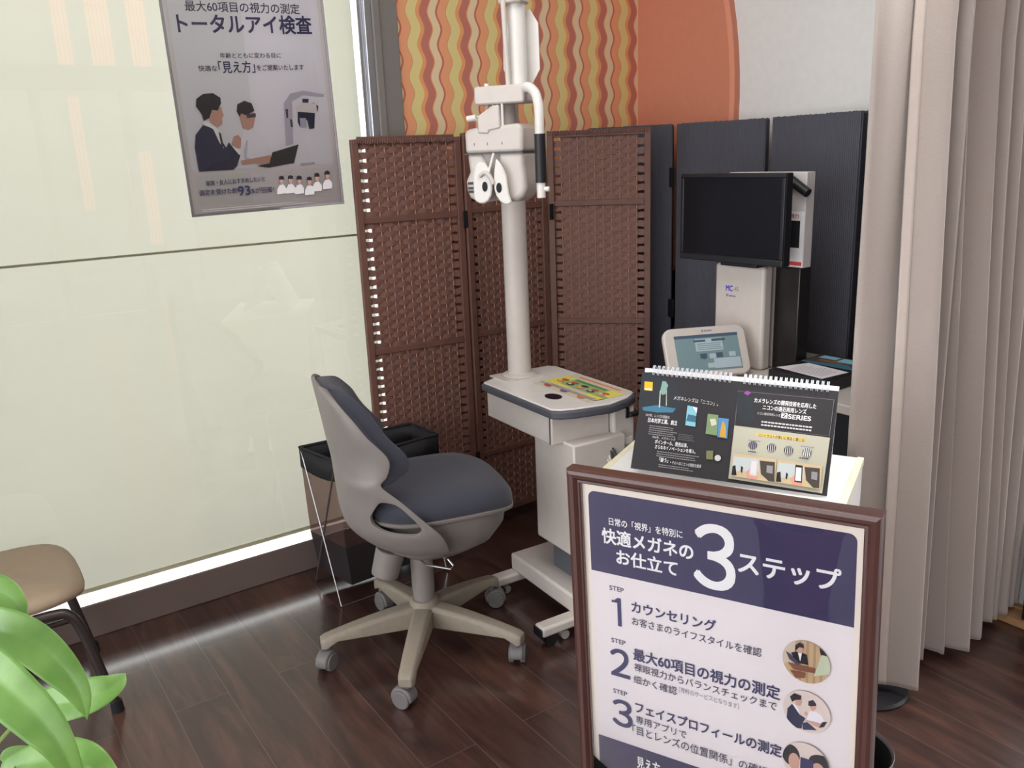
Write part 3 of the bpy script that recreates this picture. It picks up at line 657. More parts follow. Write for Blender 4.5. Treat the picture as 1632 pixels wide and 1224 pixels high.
# ------------------------------------------------------------------ office chair
def office_chair():
    t = thing('office_chair', 'grey swivel office chair with dark blue-grey cushions and five star base', 'chair', (1.065, 2.075, 0), math.radians(-15))
    # star base: hub with five sloping arms, each on a twin wheel caster
    arms = [math.radians(q)+math.radians(15) for q in (-129.4, -57.0, 14.5, 90.5, 164.0)]
    b = MB(); b.lathe([(0.0, 0.085), (0.040, 0.085), (0.046, 0.10), (0.046, 0.150), (0.038, 0.165), (0, 0.165)], M_base_plastic)
    for q in arms:
        rings = []
        for k in range(9):
            u = k/8; r = 0.02+0.285*u; hw = 0.030-0.007*u; zt = 0.152-0.045*u**1.5; zb = 0.088+0.002*u-0.006*(1-u); zb = zb if u < 0.9 else 0.070
            rings.append([(r, -hw, zb), (r, -hw, zt-0.012), (r, -hw*0.7, zt-0.002), (r, 0, zt), (r, hw*0.7, zt-0.002), (r, hw, zt-0.012), (r, hw, zb)])
        rings.append([(0.318, y*0.75, min(z, 0.098)) for (x, y, z) in rings[-1]])
        b.rings(rings, M_base_plastic, RZ(q))
    b.build('star_base', t, bevel=0.003)
    for q in arms:
        X = RZ(q) @ T(0.298, 0, 0) @ RZ(0.9+q*3)
        c = MB(); c.tube([(0, 0, 0.055), (0, 0, 0.080)], 0.011, M_caster)
        hood = [(0.034*math.cos(a), 0.034+0.034*math.sin(a)) for a in [PI*k/10-0.25 for k in range(13)]]
        c.prism([(x, z-0.004) for x, z in hood], -0.020, 0.020, M_caster, X @ T(-0.012, 0, 0) @ RX(PI/2))
        o = c.build('caster', t, bevel=0.006, seg=3)
        o.data.transform(Matrix.Identity(4))
        w = MB()
        for y in (-0.0165, 0.0165): w.tube([(-0.012, y-0.008, 0.027), (-0.012, y+0.008, 0.027)], 0.027, M_caster, n=20, x=X)
        w.build('wheel', o, bevel=0.003)
        # shank sits under the arm tip
        c2 = c
        for v in o.data.vertices: pass
        sh = [v for v in o.data.vertices if abs(v.co.x) < 0.02 and abs(v.co.y) < 0.02]
        for v in sh: v.co = (X @ v.co.to_4d()).to_3d()
    g = MB(); g.lathe([(0.0, 0.150), (0.030, 0.150), (0.034, 0.20), (0.034, 0.335), (0, 0.335)], M_shell)
    g.build('gas_column', t)
    # mechanism under the seat
    u = MB(); n = 28
    def ring(cx, rx, ry, z, p=2.6):
        out = []
        for k in range(n):
            a = 2*PI*k/n; c, s_ = math.cos(a), math.sin(a)
            out.append((cx+rx*math.copysign(abs(c)**(2/p), c), ry*math.copysign(abs(s_)**(2/p), s_), z))
        return out
    u.rings([ring(0.04, 0.05, 0.05, 0.315), ring(0.045, 0.10, 0.085, 0.325), ring(0.055, 0.16, 0.13, 0.36), ring(0.06, 0.19, 0.16, 0.41), ring(0.055, 0.20, 0.18, 0.46), ring(0.05, 0.20, 0.18, 0.485)], M_shell)
    u.tube([(-0.09, -0.005, 0.345), (-0.115, -0.005, 0.265)], [0.044, 0.040], M_shell, n=20)
    u.build('mechanism', t, bevel=0.004)
    MB().tube([(0.03, -0.06, 0.345), (0.045, -0.15, 0.350), (0.055, -0.16, 0.335), (0.05, -0.155, 0.322), (-0.01, -0.10, 0.322), (-0.02, -0.06, 0.325)], 0.003, M_steel, n=8).build('lever', t)
    # seat
    def seat_ring(k, z, droop=True):
        out = []
        for i in range(40):
            a = 2*PI*i/40; c, s_ = math.cos(a), math.sin(a)
            x = 0.045+0.222*math.copysign(abs(c)**0.62, c)*k; y = 0.205*math.copysign(abs(s_)**0.62, s_)*k*(1.0 if x > -0.02 else 1.0-0.35*abs(x+0.02))
            zz = z-(0.022*max(0, (x-0.13)/0.13)**2 if droop else 0)+0.010*max(0, (-0.08-x)/0.1)
            out.append((x, y+0.005, zz))
        return out
    s_ = MB(); s_.rings([seat_ring(0.95, 0.490), seat_ring(1.0, 0.497), seat_ring(1.012, 0.510), seat_ring(1.0, 0.528), seat_ring(0.95, 0.543), seat_ring(0.82, 0.553), seat_ring(0.55, 0.556), seat_ring(0.2, 0.555)], M_navy_fab)
    part(s_.build('seat_cushion', t, smooth=70), 'dark blue-grey fabric seat cushion')
    p = MB(); p.rings([seat_ring(0.80, 0.468), seat_ring(0.97, 0.478), seat_ring(1.015, 0.486), seat_ring(1.018, 0.494), seat_ring(0.97, 0.496)], M_shell)
    p.build('seat_pan', t, smooth=60)
    # wrap-around back shell
    prof = [(-.260, .880, -.240, .868, .085), (-.258, .862, -.225, .846, .140), (-.249, .80, -.190, .800, .172), (-.243, .755, -.160, .755, .187), (-.236, .70, -.118, .704, .196), (-.231, .67, -.110, .676, .198), (-.227, .635, -.120, .645, .197),
            (-.225, .605, -.136, .620, .196), (-.223, .565, -.090, .573, .206), (-.219, .51, -.040, .517, .216), (-.206, .455, .010, .460, .216), (-.168, .41, .036, .405, .190), (-.120, .375, .040, .368, .140), (-.05, .345, .03, .350, .085)]
    R = catmull(prof, 84); rows = []
    def shell_pt(r, tt, inset=0.0):
        xr, zr, xf, zf, hw = r; a = abs(tt)*PI/2; w = 1-math.cos(a)
        return (xr+(xf-xr)*w+inset, hw*math.sin(a)*(1 if tt >= 0 else -1)*(1-inset*0.6), zr+(zf-zr)*w)
    for r in R: rows.append([shell_pt(r, -1+2*j/64) for j in range(65)])
    sm = MB(); sm.grid(rows, M_shell)
    hole = [(-.140, .578), (-.104, .572), (-.036, .486), (-.050, .470), (-.115, .472), (-.160, .498), (-.165, .530)]
    def inside(x, z):
        c = False
        for i in range(len(hole)):
            (x1, z1), (x2, z2) = hole[i-1], hole[i]
            if (z1 > z) != (z2 > z) and x < (x2-x1)*(z-z1)/(z2-z1)+x1: c = not c
        return c
    keep = []
    for fc in sm.f:
        c = sum((sm.v[i] for i in fc), Vector())/4
        if not (abs(c.y) > 0.10 and inside(c.x, c.z)): keep.append(fc)
    sm.f = keep; sm.m = [0]*len(keep)
    o = sm.build('back_shell', t, smooth=70, solid=0.010, soff=0.0, fix=False)
    bm = bmesh.new(); bm.from_mesh(o.data)
    bmesh.ops.delete(bm, geom=[v for v in bm.verts if not v.link_faces], context='VERTS')
    for _ in range(7): # round off the cut-out edge
        mv = {}
        for v in bm.verts:
            nb = [e.other_vert(v) for e in v.link_edges if e.is_boundary]
            if len(nb) == 2 and abs(v.co.y) > 0.10 and v.co.z < 0.60 and v.co.x < -0.02 and v.co.z > 0.455: mv[v] = v.co*0.4+(nb[0].co+nb[1].co)*0.3
        for v, c in mv.items(): v.co = c
    bm.to_mesh(o.data); bm.free(); o.data.update()
    bv = o.modifiers.new('rounded_edges', 'BEVEL'); bv.width = 0.003; bv.segments = 2; bv.limit_method = 'ANGLE'; bv.angle_limit = math.radians(50)
    # back cushion inside the shell
    Rc = catmull(prof[0:8], 30); fr, bk = [], []
    for i, r in enumerate(Rc):
        v = i/29; edge = min(1, v/0.26, (1-v)/0.14)**0.6; rf, rb = [], []
        for j in range(25):
            tt = -0.93+1.86*j/24; e2 = min(1, (0.93-abs(tt))/0.18)**0.5; th = 0.012+0.062*edge*e2+0.026*math.exp(-((r[1]-0.655)/0.07)**2)*e2
            px, py, pz = shell_pt(r, tt); rb.append((px+0.007, py*0.975, pz-0.004)); rf.append((px+0.007+th, py*0.975*(1-0.06*edge), pz-0.004))
        fr.append(rf); bk.append(rb)
    cu = MB(); cu.grid(fr, M_navy_fab); cu.grid([q[::-1] for q in bk], M_navy_fab)
    cu.grid([fr[0], bk[0]], M_navy_fab); cu.grid([bk[-1], fr[-1]], M_navy_fab); cu.grid([[q[0] for q in fr], [q[0] for q in bk]], M_navy_fab); cu.grid([[q[-1] for q in bk], [q[-1] for q in fr]], M_navy_fab)
    part(cu.build('back_cushion', t, smooth=75), 'dark blue-grey fabric back cushion')
    return t
office_chair()

# ------------------------------------------------------------------ wire basket behind the chair
t = thing('folding_basket', 'black gauze folding basket on crossed wire legs behind the chair', 'basket', (1.175, 2.615, 0))
C4 = [(-0.232, 0.068), (-0.192, -0.150), (0.200, -0.128), (0.188, 0.046)]
def basket_strip(z0, z1, k0, k1, n=6):
    rows = []
    for z, k in ((z0, k0), (z1, k1)):
        r = []
        for i in range(4):
            a, b = C4[i], C4[(i+1) % 4]
            for j in range(n):
                u = j/n; r.append((a[0]*k*(1-u)+b[0]*k*u, a[1]*k*(1-u)+b[1]*k*u, z-(0.012*math.sin(PI*u) if z > 0.3 else 0)))
        r.append(r[0]); rows.append(r)
    return rows
MB().grid(basket_strip(0.440, 0.515, 1.0, 1.0), M_blackcloth).build('rim_band', t, solid=0.004, fix=False)
part(MB().grid(basket_strip(0.20, 0.445, 0.97, 0.995), M_gauze).build('gauze_side', t, fix=False), 'see-through brown gauze')
g = MB(); g.grid(basket_strip(0.055, 0.20, 0.90, 0.97), M_gauze_dark); g.add([(x*0.9, y*0.9, 0.055) for x, y in C4], [(0, 1, 2, 3)], M_blackcloth)
g.build('bag_base', t, fix=False)
for s in (-1, 1):
    yt = 0.066 if s > 0 else -0.148; yb = -0.160 if s > 0 else 0.060; yr = 0.046 if s > 0 else -0.127
    w = MB(); w.tube([(-0.230 if s > 0 else -0.194, yt, 0.512), (-0.228, yb, 0.006), (0.185, yb, 0.006), (0.192 if s > 0 else 0.202, yr, 0.512)], 0.0036, M_steel, n=8)
    w.build('wire_leg', t)
MB().tube([(x, y, 0.512) for x, y in C4+C4[:1]], 0.005, M_blackcloth, n=8).build('rim_wire', t)

# ------------------------------------------------------------------ refraction unit
def refraction_unit():
    t = thing('refraction_unit', 'white motorised eye test stand with tabletop, tall column and hanging lens head', 'eye test stand', (1.603, 2.09, 0), math.radians(-3.3))
    b = MB(); b.box(-0.135, 0.09, -0.33, 0.11, 0.070, 0.132, M_device); b.build('base', t, bevel=0.008)
    for y in (0.090, -0.255):
        fo = MB(); fo.box(-0.262 if y < 0 else -0.235, 0.20, y-0.024, y+0.024, 0.040, 0.073, M_device)
        o = fo.build('foot', t, bevel=0.008)
        xe = -0.262 if y < 0 else -0.235
        MB().box(xe-0.006, xe-0.0005, y-0.022, y+0.022, 0.040, 0.068, M_black).build('end_cap', o, bevel=0.002)
        for x in (xe+0.037, 0.165):
            c = MB(); c.tube([(x, y-0.016, 0.018), (x, y-0.004, 0.018)], 0.018, M_rubber, n=18); c.tube([(x, y+0.004, 0.018), (x, y+0.016, 0.018)], 0.018, M_rubber, n=18)
            c.box(x-0.010, x+0.010, y-0.004, y+0.004, 0.015, 0.041, M_black); c.build('caster', o)
        MB().tube([(-0.17, y-0.01, 0.016), (-0.17, y+0.01, 0.016)], 0.014, M_device_grey, n=16).build('leveller', o)
    part(MB().box(-0.065, 0.07, -0.21, -0.05, 0.130, 0.30, M_inner_col).build('inner_column', t, bevel=0.003), 'dark grey inner lifting column')
    s = MB(); s.box(-0.112, 0.085, -0.245, -0.03, 0.245, 0.612, M_device); s.build('column_sleeve', t, bevel=0.006)
    out = [(-0.160, -0.200), (-0.140, -0.222), (-0.100, -0.240), (0.017, -0.265), (0.10, -0.245), (0.140, -0.222), (0.158, -0.200), (0.160, 0.235), (0.140, 0.262), (-0.047, 0.264), (-0.162, 0.209)]
    part(MB().prism(out, 0.692, 0.7175, M_dev_dark).build('tabletop_edge', t, bevel=0.006, seg=3), 'slate grey rubber table edge')
    ins = [(x*0.965, (y-0.01)*0.965+0.01) for x, y in out]
    MB().prism(ins, 0.7165, 0.7225, M_device_hi).build('tabletop', t, bevel=0.002)
    d = MB(); d.prism([(-0.150, -0.188), (0.052, -0.205), (0.052, 0.19), (-0.150, 0.195)], 0.606, 0.692, M_device); o = d.build('drawer', t, bevel=0.004)
    MB().box(-0.153, -0.150, -0.1815, -0.1785, 0.608, 0.690, M_dev_dark).build('seam', o)
    p = MB(); p.box(0.056, 0.140, -0.222, 0.02, 0.540, 0.688, M_device); o = p.build('power_box', t, bevel=0.008)
    MB().box(0.060, 0.136, -0.218, 0.016, 0.531, 0.541, M_dev_dark).build('box_base', o, bevel=0.002)
    MB().box(0.098, 0.128, -0.2245, -0.2205, 0.566, 0.588, M_device_hi).build('rating_label', o)
    MB().lathe([(0, 0), (0.004, 0), (0.004, 0.003), (0, 0.003)], M_device_hi, n=12, x=T(0.07, -0.222, 0.567) @ RX(PI/2)).build('indicator', o)
    part(MB().box(0.110, 0.150, -0.238, -0.20, 0.655, 0.668, M_black).box(0.102, 0.116, -0.226, -0.21, 0.650, 0.684, M_black).build('latch', o, bevel=0.003), 'black latch')
    MB().box(0.02, 0.14, -0.20, 0.0, 0.42, 0.53, M_device).build('rear_housing', t, bevel=0.006)
    for k in range(4):
        pts = catmull([(0.0+0.008*k, -0.185, 0.60), (0.012+0.008*k, -0.235-0.008*k, 0.555), (0.02+0.006*k, -0.255, 0.50-0.03*k), (0.0, -0.252, 0.40-0.03*k), (-0.01, -0.25, 0.30)], 20)
        MB().tube(pts, 0.0035, M_black if k > 1 else M_device, n=7).build('cable', t)
    part(MB().lathe([(0, 0.7225), (0.026, 0.7225), (0.0265, 0.7245), (0, 0.7248)], M_screen, n=30, x=T(-0.075, -0.09, 0) @ Matrix.Diagonal((0.9, 1.25, 1, 1))).build('badge', t), 'dark blue oval badge')
    # column carrying the lens head
    pc = MB(); pc.lathe([(0, 0.72), (0.060, 0.72), (0.060, 0.728), (0.050, 0.733), (0.0395, 0.735), (0.0395, 1.475), (0, 1.475)], M_device, n=32, x=T(-0.012, 0.205, 0)); pc.build('column', t, bevel=0.002)
    MB().box(-0.105, 0.05, 0.145, 0.255, 0.7215, 0.727, M_device).build('column_plate', t, bevel=0.003)
    pc = MB(); X0 = T(-0.012, 0.205, 0)
    pc.lathe([(0, 1.47), (0.027, 1.47), (0.027, 1.60), (0, 1.60)], M_device_grey, n=24, x=X0); pc.build('upper_post', t)
    # the lens head hangs on a bracket linked to the post, with a tube rising above it
    hd = Matrix.Translation((-0.19, 0.015, 1.42)) @ RZ(math.radians(-58.0+3.3))   # lens head frame: x to its right, -y towards the chair
    H0 = hd @ Vector((0.0, 0.06, 0))
    arm = MB(); arm.tube([(-0.012, 0.205, 1.58), (H0.x, H0.y, 1.605)], 0.022, M_device_grey, n=20); arm.build('link_arm', t)
    dr = MB(); dr.tube([(0.057, 0.06, 2.28), (0.057, 0.06, 1.92)], 0.030, M_device, n=24, x=T(hd.translation.x, hd.translation.y, 0) @ RZ(math.radians(-54.7)))
    X = T(hd.translation.x, hd.translation.y, 0) @ RZ(math.radians(-54.7))
    dr.box(0.022, 0.092, 0.02, 0.085, 1.855, 1.94, M_device, X); dr.build('drop_arm', t, bevel=0.006)
    MB().tube([(0.062, 0.06, 1.64), (0.062, 0.06, 1.86)], [0.027, 0.025], M_device_hi, n=24, x=X).build('hanger_tube', t)
    MB().tube([(0.046, 0.020, 1.64), (0.036, 0.020, 1.95)], 0.0075, M_device, n=10, x=X).build('cable_guide', t)
    oc = [(-0.046, -0.050), (-0.026, -0.095), (0.055, -0.095), (0.056, -0.09), (0.100-0.03, -0.055), (0.066, 0.060), (0.045, 0.095), (0.02, 0.105), (-0.020, 0.095), (-0.046, 0.052)]
    oc = [(-0.050, -0.055), (-0.030, -0.100), (0.040, -0.100), (0.064, -0.062), (0.062, 0.062), (0.038, 0.100), (-0.020, 0.085), (-0.048, 0.045)]
    part(MB().prism(oc, 0.0, 0.004, M_device_hi, X @ T(0.050, 0.100, 1.745) @ RX(PI/2)).build('near_chart_card', t, bevel=0.001), 'white eight sided card')
    # bracket above the head
    br = MB(); br.prism(rrect(-0.055, 0.100, 1.590, 1.640, 0.008), 0.0, 0.085, M_device, X @ T(0, 0.085, 0) @ RX(PI/2)); o = br.build('bracket', t, bevel=0.005)
    MB().tube([(-0.022, 0.02, 1.64), (-0.022, 0.02, 1.648)], 0.007, M_device_hi, n=10, x=X).build('knob', o)
    MB().tube([(0.020, 0.05, 1.52), (0.020, 0.05, 1.592)], 0.030, M_device_grey, n=20, x=X).tube([(-0.005, 0.02, 1.55), (-0.005, 0.02, 1.592)], 0.004, M_steel, n=8, x=X).tube([(0.030, 0.006, 1.52), (0.030, 0.006, 1.592)], 0.004, M_device_hi, n=8, x=X).build('neck', t)
    kn = MB(); kn.tube([(-0.048, -0.006, 1.556), (-0.075, -0.006, 1.553)], 0.009, M_device_hi, n=12, x=X).tube([(-0.048, 0.0, 1.556), (-0.028, 0.02, 1.560), (-0.026, 0.03, 1.592)], 0.005, M_device, n=8, x=X); kn.build('level_knob', t)
    # handle: bent tube, black grip, end piece with knob
    hp = catmull([(0.090, 0.02, 1.622), (0.112, 0.0, 1.630), (0.142, -0.02, 1.612), (0.156, -0.031, 1.575), (0.158, -0.034, 1.53), (0.158, -0.034, 1.50)], 22)
    ha = MB(); ha.tube(hp, 0.0135, M_device_hi, n=16, x=X); o = ha.build('handle', t)
    part(MB().tube([(0.158, -0.034, 1.502), (0.158, -0.034, 1.370)], 0.0155, M_black, n=16, x=X).build('grip', o), 'black foam grip')
    MB().tube([(0.158, -0.034, 1.372), (0.158, -0.034, 1.328)], 0.0125, M_device_hi, n=16, x=X).tube([(0.168, -0.034, 1.352), (0.183, -0.034, 1.352)], 0.007, M_device_hi, n=12, x=X).build('handle_end', o, bevel=0.001)
    # lens head
    def slab(poly, y0, y1, m, x=X): return MB().prism([(a/1000, 1.42+b/1000) for a, b in poly], -y1, -y0, m, x @ RX(PI/2))
    top = [(-91, 36), (-92, 92), (-86, 104), (-60, 108), (-25, 110), (30, 112), (75, 115), (88, 110), (92, 100), (92, 36)]
    hdb = slab(top, 0.0, 0.115, M_device).build('head_top', t, bevel=0.010, seg=3)
    MB().prism([(a/1000, 1.42+b/1000) for a, b in [(-46, 92), (-46, 132), (-38, 144), (-14, 157), (4, 166), (22, 168), (26, 104), (-10, 98), (-12, 90)]], -0.07, 0.004, M_device, X @ RX(PI/2)).build('forehead_block', hdb, bevel=0.006)
    for a in (-60, -18, 28): MB().box(a/1000-0.001, a/1000+0.001, -0.0008, 0.001, 1.478, 1.486, M_dev_dark, X).build('slot', hdb)
    MB().box(-0.0925, 0.0925, -0.0012, 0.1155, 1.4535, 1.4565, M_dev_dark, X).build('seam', hdb)
    left = [(-90, 38), (-86, 0), (-84, -16), (-98, -42), (-96, -72), (-86, -92), (-58, -106), (-30, -104), (-14, -90), (-10, -30), (-24, 0), (-38, 38)]
    right = [(10, 38), (14, 0), (22, -34), (22, -86), (34, -104), (64, -104), (86, -90), (97, -66), (94, -30), (90, 6), (92, 38)]
    for nm, pl in (('lens_housing', left), ('lens_housing', right)):
        o = slab(pl, 0.004, 0.112, M_device).build(nm, t, bevel=0.014, seg=4, smooth=60)
        if pl is left:
            for zz in (-52, -66, -76): part(MB().box(-0.088, -0.070, 0.0010, 0.006, 1.42+zz/1000, 1.42+zz/1000+0.007, M_black, X).build('vent', o), 'black vent')
    MB().box(-0.075, 0.075, 0.045, 0.10, 1.335, 1.455, M_device_grey, X).build('inner_frame', t)
    MB().prism([(-.050, 1.456), (.014, 1.456), (.016, 1.38), (.004, 1.36), (-.030, 1.38)], -0.05, -0.012, M_device_grey, X @ RX(PI/2)).build('nose_recess', t)
    fl = [(-60, -92), (-61, -50), (-58, -20), (-52, 0), (-44, 12), (-34, 14), (-20, 8), (-9, -8), (-2, -34), (0, -62), (-5, -84), (-14, -98), (-26, -106), (-42, -106), (-54, -100)]
    fr = [(15, 20), (25, 10), (36, -6), (45, -26), (48, -50), (51, -78), (60, -104), (50, -110), (38, -110), (24, -102), (12, -86), (6, -66), (5, -42), (8, -14)]
    for pl, cx, cz in ((fl, -22, -58), (fr, 23, -62)):
        o = part(slab(pl, -0.022, -0.012, M_device_hi).build('face_shield', t, bevel=0.004), 'clean white face shield')
        MB().lathe([(0, 0), (0.0105, 0), (0.0105, 0.0015), (0, 0.0015)], M_rubber, n=24, x=X @ T(cx/1000, -0.0225, 1.42+cz/1000) @ RX(PI/2) @ Matrix.Diagonal((0.8, 1.35, 1, 1))).build('eyehole', o)
        MB().tube([(cx/1000, -0.014, 1.42+cz/1000), (cx/1000, 0.03, 1.42+cz/1000)], 0.018, M_device_grey, n=18, x=X).build('lens_barrel', o)
    MB().tube([(0.004, -0.008, 1.455), (-0.006, -0.018, 1.415), (-0.010, -0.020, 1.398)], 0.004, M_device_hi, n=10, x=X).tube(catmull([(-0.036, -0.024, 1.392), (-0.018, -0.026, 1.402), (0.0, -0.026, 1.385), (0.006, -0.026, 1.368)], 12), 0.006, M_device, n=10, x=X).build('forehead_rest', t)
    return t
RU = refraction_unit()

# flyer lying on the tabletop
t = thing('flyer', 'colourful yellow and green printed flyer lying on the eye test table', 'flyer', (1.66, 2.06, 0.7226), math.radians(-3.3))
s = Sheet(); XF = axes((-0.090, -0.215, 0.0002), (0.0, 1, 0), (-1, 0, 0), (0, 0, 1))
XF = axes((0.085, -0.185, 0.0002), (0, 1, 0), (-1, 0, 0), (0, 0, 1))
MB().box(-0.093, 0.085, -0.185, 0.115, 0.0, 0.0004, I['flyt']).build('sheet', t)
s.z = 0.0003
s.rect(4, 4, 296, 40, 'flyt'); s.rect(40, 14, 260, 24, 'flyo', 4); s.rect(0, 40, 300, 120, 'flyg'); s.rect(0, 40, 62, 96, 'flyy'); s.rect(240, 40, 300, 118, 'flyy'); s.rect(70, 44, 232, 58, 'flyg2')
for k in range(5):
    s.ell(42+k*54, 76, 17, 9, 'flyr' if k != 2 else 'tie'); s.ell(42+k*54, 96, 18, 10, 'roomd' if k % 2 else 'flyo'); s.ell(46+k*54, 94, 8, 5, 'flyt')
s.rect(0, 120, 300, 150, 'flyt'); s.rect(0, 118, 70, 138, 'flyy'); s.rect(170, 118, 300, 132, 'flyy', 4)
for k, m in ((60, 'flyo'), (150, 'flyp'), (240, 'flyr')): s.ell(k, 160, 17, 8, m)
s.lines(8, 140, 290, 150, 2, 'grey')
s.build('print', t, XF)

# ------------------------------------------------------------------ back desk and the things on it
DZ = 0.75
t = thing('desk', 'white topped desk against the charcoal screen, partly hidden by the curtain', 'desk', (2.22, 1.72, 0))
part(MB().box(-0.385, -0.2155, -0.10, 0.19, DZ-0.024, DZ-0.001, M_dark_post).build('side_shelf', t, bevel=0.002), 'dark pull-out side shelf')
MB().box(-0.215, 0.235, -0.52, 0.20, DZ-0.028, DZ, M_desk).build('desktop', t, bevel=0.003)
for y in (-0.50, 0.17): MB().box(-0.16, 0.225, y, y+0.022, 0.0, DZ-0.028, M_dark_post).build('side_panel', t)
MB().box(0.10, 0.12, -0.478, 0.17, 0.06, DZ-0.028, M_dark_post).build('desk_shadow_panel', t)  # added dark sheet standing in for the shadowed space beneath the desk
# chart display
t = thing('chart_display', 'tall white vision chart unit with blue lettering below the monitor', 'display unit', (2.135, 1.812, DZ))
b = MB(); b.prism(rrect(-0.100, 0.100, 0.0, 0.332, 0.012), -0.045, 0.0, M_device, axes((0, 0, 0), (0, -1, 0), (0, 0, 1), (-1, 0, 0)) ); b.build('cabinet', t, bevel=0.010, seg=3)
s = Sheet(); XC = axes((-0.0560, 0.100, 0), (0, -1, 0), (0, 0, 1), (-1, 0, 0)); s.z = 0.0
XC = axes((-0.0003, 0.100, 0), (0, -1, 0), (0, 0, 1), (-1, 0, 0))
s.text('MC', 48, 244, 76, 262, 'bluet', 0.03); s.text('-4S', 78, 246, 101, 260, 'grey', 0.01); s.rect(50, 226, 58, 234, 'grey'); s.lines(61, 226, 92, 233, 1, 'grey', 0.8)
s.build('lettering', t, XC)
# monitor
t = thing('monitor', 'black flat screen monitor standing on top of the white chart unit', 'monitor', (2.115, 1.805, DZ+0.332), math.radians(2.0))
XM = axes((-0.042, 0.20, 0.014), (0, -1, 0), (0, 0, 1), (-1, 0, 0))
b = MB(); w, h = 0.400, 0.272
b.box(0, w, 0, h, -0.035, -0.004, M_black, XM)
for x0, x1, y0, y1 in ((0, w, 0, 0.02), (0, w, h-0.014, h), (0, 0.014, 0.02, h-0.014), (w-0.014, w, 0.02, h-0.014)): b.box(x0, x1, y0, y1, -0.004, 0.003, M_black, XM)
b.build('casing', t, bevel=0.003)
MB().box(0.014, w-0.014, 0.02, h-0.014, -0.004, -0.001, M_screen, XM).build('screen', t)
MB().box(-0.02, 0.045, -0.09, 0.05, 0.0, 0.014, M_black).build('stand', t, bevel=0.003)
# steel tower with a carton on it
t = thing('steel_cabinet', 'slim dark steel tower standing on the desk under the carton', 'cabinet', (2.27, 1.70, DZ))
MB().box(-0.075, -0.020, -0.075, 0.055, 0.0, 0.330, mat('dark_steel', rgb(62, 58, 58), 0.3, 0.7)).build('body', t, bevel=0.004)
part(MB().box(-0.078, -0.0752, 0.015, 0.052, 0.004, 0.326, M_device_grey).build('edge_strip', t), 'pale grey edge strip')
t = thing('carton', 'white product carton with phone picture half hidden behind the monitor', 'box', (2.26, 1.75, DZ+0.330))
MB().box(-0.060, -0.020, -0.128, 0.17, 0.0, 0.286, mat('white_card', rgb(214, 208, 206), 0.5)).build('box', t, bevel=0.002)
s = Sheet(); XK = axes((-0.0604, 0.17, 0), (0, -1, 0), (0, 0, 1), (-1, 0, 0))
s.rect(170, 4, 296, 170, 'white'); s.rect(238, 60, 282, 142, 'black'); s.rect(170, 6, 294, 18, 'red'); s.text('視力', 244, 150, 276, 162, 'red', 0.02); s.lines(240, 236, 286, 252, 1, 'grey', 0.8)
s.build('print', t, XK)
t = thing('clip_lamp', 'black clip-on handpiece slanting across the white carton', 'handpiece', (2.185, 1.635, 1.335))
b = MB(); b.tube([(0.0, 0.045, 0.015), (0.0, -0.03, -0.03)], [0.016, 0.014], M_black, n=14); b.tube([(0.0, 0.05, 0.018), (0.012, 0.07, 0.02)], 0.010, M_black, n=10); b.build('handle', t)
part(MB().box(-0.0175, -0.014, 0.012, 0.024, 0.0, 0.012, M_device).build('button', t), 'white button')
# touch tablet console
a = math.atan2(1.698-1.794, 2.031-1.822)
t = thing('tablet_console', 'white touch tablet tilted on the desk beside the calendar', 'tablet', (1.985, 1.762, DZ), math.radians(-24.7))
til = math.radians(28); XT = axes((-0.125, -0.03, 0.013), (1, 0, 0), (0, math.sin(til), math.cos(til)), (0, -math.cos(til), math.sin(til)))
MB().prism(rrect(-0.040, 0.232, -0.002, 0.160, 0.030), -0.022, 0.0, M_device, XT).build('casing', t, bevel=0.005, seg=3)
s = Sheet(); s.rect(-6, 16, 204, 134, 'lcd'); s.rect(-6, 124, 204, 134, 'lcdd'); s.rect(60, 80, 150, 120, 'lcdl'); s.rect(55, 110, 95, 117, 'lcdd'); s.rect(115, 110, 160, 118, 'lcdd'); s.lines(66, 84, 145, 108, 4, 'lcd')
for x, y, m in ((70, 66, 'lcdd'), (100, 64, 'lcdl'), (122, 66, 'lcdd'), (165, 66, 'lcdl'), (90, 34, 'lcdl'), (140, 40, 'lcdd')): s.rect(x, y-9, x+22, y+6, m)
s.rect(112, 22, 200, 54, 'lcdl'); s.ell(82, 62, 8, 8, 'lcdd'); s.rect(86, 142, 92, 149, 'grey'); s.lines(95, 143, 122, 149, 1, 'grey', 0.8)
s.build('screen', t, XT)
MB().prism([(-0.05, 0.0), (0.07, 0.0), (0.06, 0.075), (0.035, 0.10)], -0.07, 0.06, M_device_grey, T(0, 0.02, 0) @ axes((0, 0.0, 0), (0, 1, 0), (0, 0, 1), (1, 0, 0))).build('stand', t, bevel=0.004)
# flat black box with a sheet of paper on it
t = thing('flat_box', 'flat black product box with a picture on its lid lying on the desk', 'box', (2.17, 1.505, DZ), math.radians(2))
MB().box(-0.115, 0.16, -0.085, 0.115, 0.0, 0.040, M_black).build('box', t, bevel=0.002)
s = Sheet(); XB = axes((-0.115, -0.085, 0.0402), (1, 0, 0), (0, 1, 0), (0, 0, 1))
s.rect(150, 6, 270, 194, 'roomd'); s.poly([(160, 10), (200, 60), (180, 120), (165, 190), (150, 190), (150, 10)], 'deep'); s.rect(215, 30, 262, 110, 'sky'); s.rect(228, 120, 262, 180, 'sky'); s.rect(190, 80, 214, 160, 'wood')
s.build('lid_print', t, XB)
s = Sheet(); s.lines(150, 12, 215, 26, 1, 'lite', 0.8); s.build('lettering', t, axes((-0.115, -0.0854, 0.0), (1, 0, 0), (0, 0, 1), (0, -1, 0)))
t = thing('paper_sheet', 'white printed paper sheet lying on the flat black box', 'paper', (2.135, 1.515, DZ+0.0408), math.radians(2))
